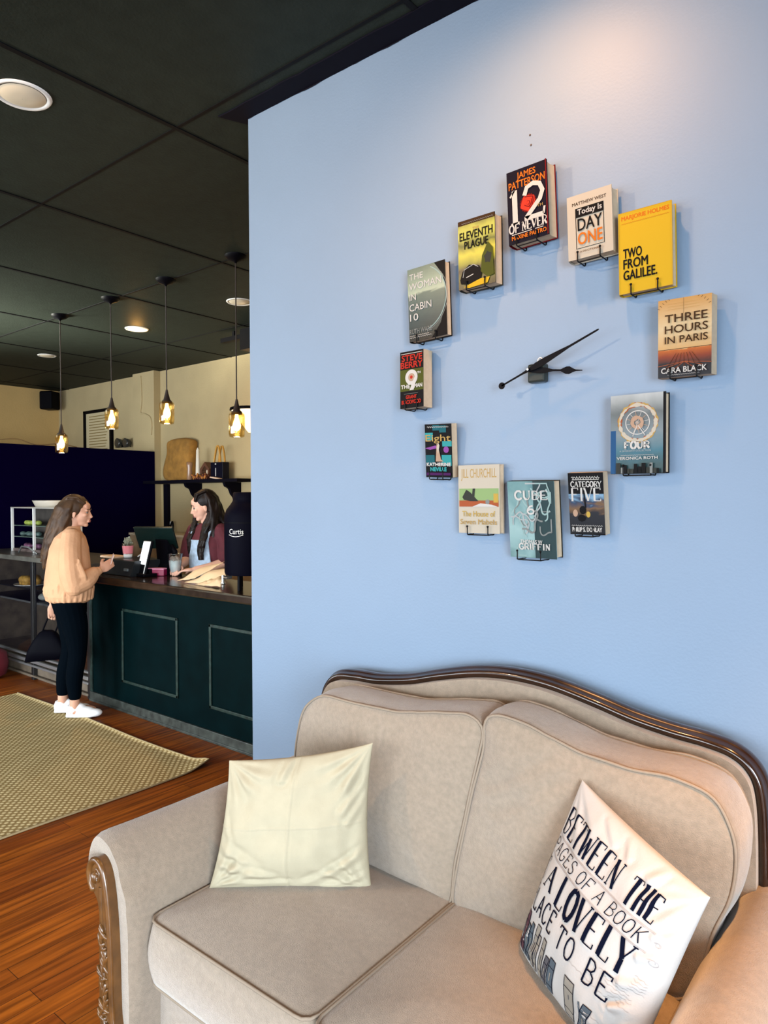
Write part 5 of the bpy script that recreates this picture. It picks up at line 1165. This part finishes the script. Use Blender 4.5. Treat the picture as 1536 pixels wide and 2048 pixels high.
q = MB(); q.lathe([(.001, 0), (.036, 0), (.038, .01), (.058, .168), (.060, .172), (.056, .170), (.035, .006), (.001, .006)], (X, Y, ZT), seg=32, cap=False); q.build('plastic_cup', glass('cup_plastic', (.95, .95, .93), .12, .1), pc2)
q = MB(); q.lathe([(.001, .007), (.034, .007), (.048, .115), (.040, .122), (.001, .118)], (X, Y, ZT), seg=32, cap=False); q.build('drink', mat('milky_drink', (.72, .84, .95), .4, noise_amt=.12, nscale=22), pc2)
q = MB(); rd = random.Random(1)
for k in range(9): q.box((X+rd.uniform(-.03, .03), Y+rd.uniform(-.03, .03), ZT+.132+rd.uniform(-.008, .01)), (.022, .022, .022), (rd.random(), rd.random(), rd.random()))
q.build('ice', mat('ice_cubes', (.45, .42, .40), .2), pc2)
# crumpled kraft bag
kb = thing('paper_bag', 'crumpled flat kraft paper bag lying on the worktop before the barista', 'paper bag', (-4.05, 3.05, ZT))
m_kraft = mat('kraft_paper', (.60, .42, .24), .8, noise_amt=.08, nscale=8)
def bagp(px, py, Y): return aty(px, py, Y)
def quadpatch(c, n=14, amp=.006, seed=0, bow=.01):
    c = [Vector(p) for p in c]; vs = []
    for j in range(n+1):
        for i in range(n+1):
            u, v = i/n, j/n; p = c[0]*(1-u)*(1-v)+c[1]*u*(1-v)+c[2]*u*v+c[3]*(1-u)*v
            w = amp*(noise.noise(p*9+Vector((seed, 0, 0)))+abs(noise.noise(p*22+Vector((seed, 3, 0)))))+bow*math.sin(math.pi*u)*math.sin(math.pi*v); p = p+Vector((0, -w*.5, w)); p.z = max(p.z, ZT+.002); vs.append(p)
    return vs, [(j*(n+1)+i, j*(n+1)+i+1, (j+1)*(n+1)+i+1, (j+1)*(n+1)+i) for j in range(n) for i in range(n)]
q = MB()
q.add(*quadpatch([(-4.32, 3.00, ZT+.004), (-4.10, 2.99, ZT+.035), (-3.98, 3.16, ZT+.150), (-4.14, 3.20, ZT+.10)], seed=1, bow=.03))
q.build('upper_fold', m_kraft, kb, solid=.003)
q = MB(); q.add(*quadpatch([(-4.20, 2.975, ZT+.003), (-3.84, 3.00, ZT+.004), (-3.83, 3.08, ZT+.115), (-3.98, 3.14, ZT+.105)], seed=5, bow=.03)); q.build('lower_fold', m_kraft, kb, solid=.003)
q = MB(); q.add(*quadpatch([(-4.05, 2.955, ZT+.002), (-3.77, 2.955, ZT+.003), (-3.76, 2.98, ZT+.045), (-3.86, 3.03, ZT+.06)], seed=8, amp=.014)); q.build('crumpled_mouth', m_kraft, kb, solid=.003)
# coffee urn
ur = thing('coffee_urn', 'tall black coffee urn with a shouldered top on short legs by the blue wall edge', 'coffee urn', (-3.60, 3.05, ZT)); X, Y = -3.60, 3.06
q = MB(); q.lathe([(.155, .10), (.160, .115), (.160, .445), (.158, .49), (.145, .53), (.118, .565), (.105, .585), (.102, .60), (.102, .638), (.095, .645), (.001, .646)], (X, Y, ZT), seg=48); q.build('tank', mat('urn_black', (.001, .001, .005), .6, spec=.04), ur)
q = MB(); q.lathe([(.161, .442), (.1618, .445), (.161, .448)], (X, Y, ZT), seg=48, cap=False); q.build('seam', m_black, ur)
q = MB()
for a in (-2.6, -1.6, -.4, .8, 2.0):
    pass
for a in (-1.25, -.2, 1.2, 2.9):
    q = MB(); q.tube([(X+.12*math.cos(a), Y+.12*math.sin(a), ZT), (X+.12*math.cos(a), Y+.12*math.sin(a), ZT+.105)], .013, 12); q.build('leg', m_black, ur)
ang = math.radians(-105); fx, fy = math.cos(ang), math.sin(ang)
q = MB(); sp = lambda r, z: (X+fx*r-.01, Y+fy*r, ZT+z)
q.tube([sp(.12, .085), sp(.185, .085)], .011, 12); q.tube([sp(.178, .10), sp(.178, .02)], .011, 12); q.tube([sp(.178, .03), sp(.178, .005)], [.014, .006], 12); q.lathe([(.017, .045), (.013, .035), (.017, .055)], sp(.178, 0), seg=14)
q.tube([(sp(.178, .088)[0]+.0, sp(.178, .088)[1], ZT+.088), (sp(.178, .088)[0]+.06, sp(.178, .088)[1]-.01, ZT+.088)], .006, 8); q.build('tap', mat('chrome', (.75, .75, .73), .15, metal=.9), ur)
# raised lettering on the tank
lo = []; vs_, fs_ = text_geo('Curtis'); a0 = math.radians(-93)
def onurn(x, y): t = a0+x/.1625; return Vector((X+.1622*math.cos(t), Y+.1622*math.sin(t), ZT+y))
q = MB(); q.add([onurn(.010+v[0]*.105, .372+v[1]*.034) for v in vs_], fs_, 0, False)
vv = []
for i in range(20): t = i/19; vv += [onurn(.004+.11*t, .366-.012*math.sin(math.pi*t)), onurn(.004+.11*t, .3695-.012*math.sin(math.pi*t))]
q.add(vv, [(2*i, 2*i+1, 2*i+3, 2*i+2) for i in range(19)], 0, False); q.build('lettering', mat('silver_print', (.7, .68, .62), .3), ur, label='silver script lettering')

# ------------------------------------------------------------------ people (local frame: +x forward, +y to their left, z up)
def V3(*a): return Vector(a)
def head_parts(e, c, yaw, pitch, skin_mb, m_hair_, lips, scale=1.0):
    """adds skull, face and neck volumes to skin_mb, returns local transform"""
    R = Matrix.Rotation(yaw, 3, 'Z') @ Matrix.Rotation(pitch, 3, 'Y'); s_ = scale; c = Vector(c)
    T = lambda x, y, z: c+R @ (Vector((x, y, z))*s_)
    E = lambda x, y, z, a, b, d, rot=None: skin_mb.ell(T(x, y, z), (a*s_, b*s_, d*s_), R @ (Euler(rot).to_matrix() if rot else Matrix.Identity(3)), 20, 14)
    E(-.012, 0, .025, .094, .074, .090)                 # skull
    E(.030, 0, -.020, .058, .060, .072)                 # face
    E(.034, 0, -.070, .040, .040, .036)                 # jaw
    E(.062, 0, -.092, .020, .022, .016)                 # chin
    E(.064, 0, .045, .024, .045, .030)                  # forehead
    for s1 in (-1, 1):
        E(.062, s1*.036, -.018, .020, .020, .018)       # cheeks
        E(-.004, s1*.073, -.018, .014, .006, .028)      # ears
        E(.074, s1*.028, .018, .012, .018, .007)        # brow ridge
        E(.086, s1*.009, -.036, .008, .007, .006)       # nostrils
    skin_mb.tube([T(.080, 0, .012), T(.092, 0, -.014), T(.103, 0, -.030), T(.088, 0, -.040)], [.0085*s_, .009*s_, .011*s_, .008*s_], 10, round_caps=True)
    E(.086, 0, -.056, .009, .020, .006); E(.083, 0, -.067, .010, .017, .007)
    return T, R
def face_details(e, T, R, lipc, browc, s_=1.0):
    q = MB()
    for s1 in (-1, 1): q.ell(T(.0735, s1*.031, -.001), (.0088*s_,)*3, None, 14, 10); 
    q.build('eyes', mat('eye_white', (.22, .19, .17), .4, spec=.2), e, world=False)
    q = MB()
    for s1 in (-1, 1): q.ell(T(.0812, s1*.031, -.002), (.0030, .0042, .0042), R, 10, 8)
    q.build('irises', mat('iris_brown', (.05, .02, .01), .2), e, world=False)
    q = MB()
    for s1 in (-1, 1):
        q.tube([T(.0915, s1*.012, .022), T(.0895, s1*.030, .027), T(.078, s1*.047, .022)], [.0022, .003, .0015], 6)
        q.tube([T(.0835, s1*.020, .004), T(.084, s1*.031, .0075), T(.077, s1*.042, .003)], [.0014, .0018, .0014], 6)
    q.build('eyebrows', mat(browc[0], browc[1], .7), e, world=False)
    q = MB(); q.ell(T(.0925, 0, -.0565), (.005, .019, .0035), R, 14, 8); q.ell(T(.0905, 0, -.0665), (.006, .016, .0045), R, 14, 8); q.build('lips', mat(lipc[0], lipc[1], .4), e, world=False)
def hand_vol(q, wrist, direc, palmn, side, curl=0.5, s_=1.0):
    """hand from the wrist along direc; palmn is the palm normal; side +1 puts the thumb on +cross"""
    d = Vector(direc).normalized(); n = Vector(palmn); n = (n-d*n.dot(d)).normalized(); t = d.cross(n)*side; w = Vector(wrist)
    Rm = Matrix((d, t, n)).transposed()
    q.ell(w+d*.045*s_, (.050*s_, .038*s_, .016*s_), Rm, 16, 10); q.ell(w+d*.012*s_, (.03*s_, .026*s_, .019*s_), Rm, 14, 8)
    for k, (off, L) in enumerate(((.026, .072), (.009, .080), (-.009, .074), (-.026, .058))):
        b = w+d*.075*s_+t*off*s_; pts = [b-d*.02*s_, b]; a = 0; p = b
        for j, f in enumerate((.45, .30, .25)):
            a += curl*(0.55+.35*j); p = p+(d*math.cos(a)+n*math.sin(a))*L*f*s_; pts.append(p)
        q.tube(pts, [.0092*s_, .0092*s_, .0085*s_, .0078*s_, .0065*s_], 10, round_caps=True)
    b = w+d*.022*s_+t*.028*s_; q.tube([b-t*.014*s_, b+t*.014*s_+d*.018*s_, b+t*.026*s_+d*.040*s_+n*.012*s_, b+t*.022*s_+d*.060*s_+n*.026*s_], [.013*s_, .0115*s_, .010*s_, .007*s_], 10, round_caps=True)
def limb(q, pts, rad, seg=16):
    P = smooth_curve(pts, 6); n = len(P); rr = []
    for i in range(n):
        t = i/(n-1)*(len(rad)-1); k = min(int(t), len(rad)-2); rr.append(rad[k]*(1-t+k)+rad[k+1]*(t-k))
    q.tube(P, rr, seg, round_caps=True)
def strands(q, roots, path_fn, n, r0, r1, rnd):
    for k in range(n):
        pts = path_fn(k/n, rnd); m = len(pts); q.tube(pts, [r0+(r1-r0)*i/(m-1) for i in range(m)], 7, round_caps=True)

# --- customer in a peach jacket
A1 = math.atan2(.93, .367)
w1 = thing('person', 'woman in a peach jacket, black leggings and white sneakers standing at the counter', 'person', (-5.02, 2.56, 0.009), A1)
hz = 1.508; yaw1 = math.radians(-22)
q = MB(); T1, R1 = head_parts(w1, (.055, 0, hz), yaw1, math.radians(4), q, None, None)
limb(q, [(.005, 0, 1.33), (.015, 0, 1.39), (.035, 0, 1.45)], [.055, .046, .048])
q.loft([(0, 0, .80, .10, .15), (0, 0, .90, .105, .165), (0, 0, 1.02, .09, .135), (.0, 0, 1.15, .10, .15), (0, 0, 1.28, .10, .165), (0, 0, 1.36, .06, .13)])
for s1, foot in ((1, (-.035, .085)), (-1, (.03, -.085))):
    hip = (0, s1*.085, .86); kn = (.02+foot[0]*.5, s1*.080, .48); an = (foot[0]-.02, foot[1], .085)
    limb(q, [hip, ((hip[0]+kn[0])/2+.01, s1*.085, .67), kn, ((kn[0]+an[0])/2-.012, s1*.082, .30), (an[0]+.002, an[1], .165), an], [.080, .066, .042, .038, .034, .034])
    q.ell((foot[0]+.03, foot[1], .045), (.10, .036, .035))
sr, er, wr_ = (-.01, -.165, 1.335), (-.015, -.235, 1.045), (.185, -.185, 1.085)
limb(q, [sr, (-.02, -.205, 1.19), er], [.040, .036, .034]); limb(q, [er, (.09, -.215, 1.05), wr_], [.034, .030, .024])
sl, el_, wl = (-.01, .165, 1.335), (-.06, .235, 1.06), (-.10, .26, .80)
limb(q, [sl, (-.03, .215, 1.19), el_], [.040, .036, .034]); limb(q, [el_, (-.085, .25, .93), wl], [.034, .030, .024])
hand_vol(q, wr_, (.8, .35, .45), (.1, .9, -.1), 1, .55); hand_vol(q, wl, (-.05, .05, -1), (.1, -1, 0), -1, .9)
fuse(q, 'body', m_skin, .0045, 3, w1, False)
face_details(w1, T1, R1, ('lip_rose', (.45, .14, .12)), ('brow_brown', (.06, .03, .015)))
m_peach = mat('peach_cloth', (.62, .34, .19), .85, noise_amt=.05, nscale=10, bump=.7, bscale=16, spec=.1)
q = MB(); q.loft([(-.0, 0, .845, .128, .165), (-.005, 0, .862, .150, .185), (-.012, 0, .90, .168, .200), (-.012, 0, 1.00, .165, .200), (-.01, 0, 1.12, .150, .195), (-.005, 0, 1.24, .135, .192), (0, 0, 1.32, .110, .170), (.005, 0, 1.375, .070, .095), (.015, 0, 1.405, .058, .062)], 40)
limb(q, [(-.005, -.15, 1.33), (-.02, -.215, 1.20), (-.015, -.245, 1.07), (-.0, -.255, .985)], [.068, .076, .082, .070]); limb(q, [(.0, -.250, .99), (.075, -.235, 1.02), (.135, -.205, 1.065), (.165, -.192, 1.078)], [.074, .070, .050, .034])
limb(q, [(-.005, .15, 1.33), (-.03, .215, 1.20), (-.06, .25, 1.06), (-.08, .265, .93)], [.068, .072, .074, .070]); limb(q, [(-.08, .265, .93), (-.095, .262, .86), (-.10, .262, .83)], [.068, .05, .034])
for k in range(26):                                            # gathers at the hem and sleeve folds
    t = 2*math.pi*k/26; q.tube([(-.005+.150*math.cos(t), .183*math.sin(t), .862), (-.01+.166*math.cos(t+.05), .198*math.sin(t+.05), .92+.03*(k % 3)), (-.01+.15*math.cos(t+.08), .19*math.sin(t+.08), .98+.04*(k % 2))], [.014, .012, .004], 7)
for k in range(7):
    a = -.9+k*.32; q.tube([(-.02+.05*math.cos(a), -.25-.055*abs(math.sin(a*.7+1)), 1.20-.01*k), (-.01+.075*math.cos(a), -.262-.05*math.cos(a*.5), 1.06), (.02+.07*math.cos(a), -.262, .96)], [.006, .014, .008], 7)
fuse(q, 'jacket', m_peach, .005, 1, w1, False, 'peach balloon sleeve jacket')
m_leg = mat('black_leggings', (.0005, .002, .004), .9, spec=.03)
q = MB(); q.loft([(0, 0, .76, .11, .16), (-.01, 0, .84, .122, .170), (-.005, 0, .92, .115, .165), (0, 0, .99, .10, .15)])
for s1, foot in ((1, (-.035, .085)), (-1, (.03, -.085))):
    hip = (-.015, s1*.085, .84); kn = (.02+foot[0]*.5, s1*.080, .48); an = (foot[0]-.018, foot[1], .165)
    limb(q, [hip, ((hip[0]+kn[0])/2+.01, s1*.085, .67), kn, ((kn[0]+an[0])/2-.012, s1*.082, .30), an], [.104, .090, .064, .060, .046])
fuse(q, 'leggings', m_leg, .006, 2, w1, False)
m_shoe = mat('white_sneaker', (.80, .80, .80), .6)
for s1, foot, yawf in ((1, (-.035, .085), -.30), (-1, (.03, -.085), -.42)):
    R = Matrix.Rotation(yawf, 3, 'Z'); b = Vector((foot[0], foot[1], 0)); F = lambda x, y, z: b+R @ Vector((x, y, z))
    q = MB(); q.ell(F(-.035, 0, .050), (.048, .040, .050), R); q.ell(F(.045, 0, .040), (.085, .043, .040), R); q.ell(F(.120, 0, .030), (.055, .042, .030), R); q.ell(F(.015, 0, .068), (.045, .036, .036), R)
    q.lathe([(.040, 0), (.043, .05)], F(-.03, 0, .04), seg=20)
    q.tube([F(-.075, 0, .020), F(0, 0, .018), F(.10, 0, .016), F(.165, 0, .022)], [.024, .026, .026, .014], 12, prof=[(1.6*math.cos(a*math.pi/6), .75*math.sin(a*math.pi/6)) for a in range(12)], up=(0, 0, 1))
    for v_ in range(len(q.v)):
        if q.v[v_].z < .0: q.v[v_].z = .0
    sh_ = fuse(q, 'sneaker', m_shoe, .005, 3, w1, False)
    q = MB()
    for k in range(4): q.tube([F(.025+.02*k, -.022, .078-.008*k), F(.030+.02*k, 0, .086-.008*k), F(.025+.02*k, .022, .078-.008*k)], .0028, 6)
    q.build('laces', m_white, sh_, world=False)
# long brown hair, half up
m_hair1 = mat('brown_hair', (.022, .010, .005), .55, noise_amt=.0, col2=(.085, .042, .018), nscale=14, spec=.25)
q = MB(); C1 = Vector((.055, 0, hz)); rnd = random.Random(21)
Th = T1
q.ell(Th(-.028, 0, .035), (.100, .087, .098), R1); q.ell(Th(-.075, 0, -.02), (.060, .078, .090), R1); q.ell(Th(-.06, 0, -.09), (.065, .080, .085), R1)
for k in range(95):
    a = rnd.uniform(-1.75, 1.6); sx_ = -math.cos(a); sy_ = math.sin(a)
    L = rnd.uniform(.40, .52); wv = rnd.uniform(0, 6.28); x0_, y0_ = -.03+.085*sx_, .085*sy_
    pts = [Th(x0_*.6, y0_*.7, .10)]
    for j in range(1, 9):
        t = j/8; z = .08-L*t; sp_ = 1+.30*math.sin(t*2.4)
        p = Th(-.030+.090*sx_*sp_-.095*t+.010*math.sin(wv+t*11), y0_*sp_*(1-.35*t)+.02*t+.010*math.cos(wv+t*10), z); pts.append(p)
    q.tube(pts, [.010, .013, .013, .013, .013, .012, .011, .009, .005], 7, round_caps=True)
for k in range(16):                                            # crown strands pulled back
    y = -.07+.14*k/15; q.tube([Th(.060, y*.75, .070), Th(.015, y*1.05, .108), Th(-.05, y*1.0, .108), Th(-.105, y*.35, .055)], [.006, .010, .010, .010], 7, round_caps=True)
q.ell(Th(-.115, 0, .045), (.026, .036, .030), R1)
fuse(q, 'hair', m_hair1, .0055, 1, w1, False, 'long wavy brown half-up hair')
# black handbag on her left hand and the card in her right hand
q = MB(); hb = thing('handbag', 'black soft handbag hanging from the left hand of the woman in peach', 'handbag', (-5.33, 2.44, .34))
Mw = wmat(w1); hp = Mw @ Vector((-.105, .262, .735)); bc_ = hp+Vector((-.03, -.02, -.24))
dr = Vector((math.cos(A1-.5), math.sin(A1-.5), 0)); nr = Vector((-dr.y, dr.x, 0))
vs = []
for j, (z, wd, th_) in enumerate(((-.125, .165, .03), (-.12, .175, .055), (-.05, .15, .06), (.03, .105, .05), (.09, .06, .03), (.105, .03, .012))):
    for k in range(24):
        t = 2*math.pi*k/24; c_, s_ = math.cos(t), math.sin(t); p = bc_+dr*(math.copysign(abs(c_)**.6, c_)*wd-.04*(z > 0)*0)+nr*(math.copysign(abs(s_)**.6, s_)*th_)+Vector((0, 0, z+.02*c_*(z < -.1))); vs.append(p)
q.add(vs, [(j*24+k, j*24+(k+1) % 24, (j+1)*24+(k+1) % 24, (j+1)*24+k) for j in range(5) for k in range(24)]+[tuple(range(24))[::-1], tuple(range(120, 144))])
q.build('bag_body', mat('black_leather', (.001, .001, .003), .6, spec=.04), hb)
q = MB(); q.tube(smooth_curve([bc_+dr*.05+Vector((0, 0, .07)), hp+dr*.045+Vector((0, 0, -.07)), hp+Vector((0, 0, .012)), hp-dr*.045+Vector((0, 0, -.07)), bc_-dr*.05+Vector((0, 0, .07))], 6), .006, 8); q.build('strap', mat('black_leather', (.001, .001, .003), .6, spec=.04), hb)
q = MB()
for s1 in (-1, 1): q.ell(bc_+dr*.05*s1+Vector((0, 0, .075)), (.010, .010, .010))
q.build('buckles', m_alu, hb)
q = MB(); cp = Mw @ Vector((.27, -.155, 1.16)); q.box(cp, (.004, .05, .075), Euler((0.2, .3, A1)).to_matrix()); tag(q.build('payment_card', mat('pale_card', (.8, .62, .55), .4)), 'small pale card held in the right hand of the woman in peach', 'card')

# --- barista
A2 = math.atan2(-.973, .12)
w2 = thing('person', 'dark haired woman in maroon shirt and light denim overalls working behind the counter', 'person', (-4.615, 3.50, 0), A2)
hz2 = 1.552; yaw2 = math.radians(-38)
q = MB(); T2, R2 = head_parts(w2, (.045, -.005, hz2), yaw2, math.radians(14), q, None, None)
limb(q, [(.0, 0, 1.36), (.012, 0, 1.42), (.030, 0, 1.49)], [.055, .046, .048])
q.loft([(0, 0, .84, .10, .15), (0, 0, .92, .105, .165), (0, 0, 1.05, .09, .135), (.01, 0, 1.18, .10, .145), (.01, 0, 1.30, .10, .155), (0, 0, 1.385, .06, .12)])
for s1 in (1, -1): limb(q, [(0, s1*.085, .88), (.01, s1*.085, .68), (.02, s1*.08, .49), (-.01, s1*.082, .30), (-.02, s1*.08, .08)], [.092, .080, .056, .053, .036]); q.ell((.04, s1*.08, .035), (.11, .038, .034))
l_s, l_e, l_w = (0, .150, 1.340), (.03, .205, 1.105), (.215, .075, 1.060)
r_s, r_e, r_w = (0, -.150, 1.340), (.03, -.205, 1.115), (.200, -.130, 1.075)
limb(q, [l_s, (.0, .205, 1.23), l_e], [.040, .043, .043]); limb(q, [l_e, (.12, .15, 1.075), l_w], [.043, .039, .026]); limb(q, [r_s, (.0, -.205, 1.23), r_e], [.040, .043, .043]); limb(q, [r_e, (.11, -.175, 1.09), r_w], [.043, .038, .026])
hand_vol(q, l_w, (.55, -.80, -.05), (.1, -.1, -1), -1, .35); hand_vol(q, r_w, (.8, .45, -.15), (.1, .3, -1), 1, .45)
m_skin2 = mat('fair_skin', (.70, .40, .29), .5, spec=.3)
fuse(q, 'body', m_skin2, .0045, 3, w2, False)
face_details(w2, T2, R2, ('lip_pink', (.50, .16, .15)), ('brow_dark', (.02, .012, .01)))
m_mar = mat('maroon_cloth', (.085, .010, .018), .85, noise_amt=.1, nscale=30)
q = MB(); q.loft([(0, 0, .92, .115, .172), (0, 0, 1.05, .105, .150), (.01, 0, 1.18, .115, .160), (.01, 0, 1.29, .112, .168), (0, 0, 1.37, .085, .145), (0, 0, 1.415, .060, .075)], 40)
limb(q, [(0, .145, 1.35), (-.0, .205, 1.25), (.025, .215, 1.145)], [.068, .068, .062]); limb(q, [(0, -.145, 1.35), (-.0, -.205, 1.25), (.025, -.215, 1.145)], [.068, .068, .062])
fuse(q, 'shirt', m_mar, .0055, 3, w2, False, 'maroon short sleeved shirt')
m_den = mat('light_denim', (.36, .47, .60), .85, noise_amt=.18, nscale=35, bump=.15, bscale=300)
q = MB(); q.loft([(0, 0, .84, .115, .165), (0, 0, .92, .122, .178), (0, 0, 1.02, .112, .160), (0, 0, 1.06, .108, .152)], 40)
for s1 in (1, -1): limb(q, [(0, s1*.085, .88), (.01, s1*.085, .68), (.02, s1*.08, .49), (-.01, s1*.082, .30), (-.02, s1*.08, .08)], [.104, .092, .070, .066, .058])
n_ = 12; bib = []
for j in range(n_+1):
    for i in range(n_+1):
        t = j/n_; z = 1.02+.265*t; a = (i/n_-.5)*(1.75-.45*t); rx, ry = (.126+.004*math.sin(t*3), .170); bib.append((.004+rx*math.cos(a), ry*math.sin(a), z))
for j in range(n_+1):
    for i in range(n_+1):
        p = bib[j*(n_+1)+i]; bib.append((p[0]-.012, p[1]*.96, p[2]))
Kb = (n_+1)**2; fsb = []
for j in range(n_):
    for i in range(n_):
        a = j*(n_+1)+i; fsb += [(a, a+1, a+n_+2, a+n_+1), (Kb+a, Kb+a+n_+1, Kb+a+n_+2, Kb+a+1)]
bdb = [i for i in range(n_+1)]+[j*(n_+1)+n_ for j in range(1, n_+1)]+[n_*(n_+1)+i for i in range(n_-1, -1, -1)]+[j*(n_+1) for j in range(n_-1, -1, -1)]
for a, b in zip(bdb, bdb[1:]): fsb.append((a, Kb+a, Kb+b, b))
q.add(bib, fsb)
for s1 in (-1, 1): q.tube([(.105, s1*.090, 1.275), (.095, s1*.100, 1.34), (.045, s1*.105, 1.405), (-.02, s1*.10, 1.405), (-.10, s1*.08, 1.30), (-.118, s1*.05, 1.10)], .018, 8, prof=[(-1, -.35), (1, -.35), (1, .35), (-1, .35)])
fuse(q, 'overalls', m_den, .0045, 1, w2, False, 'light blue denim overalls')
for s1 in (-1, 1):
    q = MB(); q.ell((.045, s1*.08, .035), (.13, .045, .04)); q.lathe([(.045, 0.02), (.045, .08)], (-.02, s1*.08, 0), seg=16)
    for v_ in q.v: v_.z = max(v_.z, 0)
    fuse(q, 'shoe', m_black, .008, 2, w2, False)
m_hair2 = mat('dark_hair', (.003, .002, .002), .5, col2=(.012, .006, .005), nscale=9, spec=.25)
q = MB(); rnd = random.Random(5); Th = T2
q.ell(Th(-.030, 0, .040), (.100, .086, .096), R2); q.ell(Th(-.060, 0, -.03), (.065, .083, .10), R2)
for k in range(80):
    a = rnd.uniform(-1.5, 1.5); sx_ = -math.cos(a); sy_ = math.sin(a); L = rnd.uniform(.30, .48); wv = rnd.uniform(0, 6.28)
    pts = [Th(-.02+.05*sx_, .055*sy_, .115)]
    for j in range(1, 10):
        t = j/9; z = .08-L*t; sp_ = 1+.20*math.sin(t*2.2)
        fw = .10*max(0, t-.35) if abs(sy_) > .8 else -.02*t
        pts.append(Th(-.030+.078*sx_*sp_+fw+.010*math.sin(wv+t*10), .090*sy_*sp_+.010*math.cos(wv+t*9), z))
    q.tube(pts, [.010]+[.013]*6+[.011, .008, .004], 7, round_caps=True)
for k in range(13):
    y = -.075+.15*k/12; q.tube([Th(.066-.2*abs(y)*.4, y*.85, .060-.1*abs(y)), Th(.030, y*1.12, .105), Th(-.04, y*1.05, .118)], [.006, .012, .012], 7, round_caps=True)
# waves falling in front of her left shoulder, and a thinner lock on the right
for k in range(16):
    wv = rnd.uniform(0, 6.28); y = .085+rnd.uniform(-.025, .025); pts = []
    for j in range(11):
        t = j/10; pts.append(Vector((.040+.085*min(1, t*1.6)+.012*math.sin(wv+t*12)+.012, y+.012*math.cos(wv+t*11)-.03*t, 1.50-.37*t)))
    q.tube(pts, [.012]*8+[.010, .008, .004], 7, round_caps=True)
for k in range(9):
    wv = rnd.uniform(0, 6.28); y = -.095+rnd.uniform(-.02, .02); pts = [Vector((.03+.08*min(1, j/6)+.012*math.sin(wv+j*1.2), y+.010*math.cos(wv+j*1.1), 1.47-.030*j)) for j in range(11)]
    q.tube(pts, [.011]*8+[.009, .007, .004], 7, round_caps=True)
fuse(q, 'hair', m_hair2, .0055, 1, w2, False, 'long dark wavy hair')
q = MB(); p = Vector((-.01, .085, 1.425)); q.tube([p+Vector((.035*math.cos(a/3)*(1+.15*math.sin(a*2.7)), .02*math.cos(a/3)+.006*math.sin(a*3), .032*math.sin(a/3))) for a in range(19)], .013, 8, closed=True); q.build('scrunchie', mat('pale_blue_cloth', (.35, .58, .68), .8), w2, world=False)
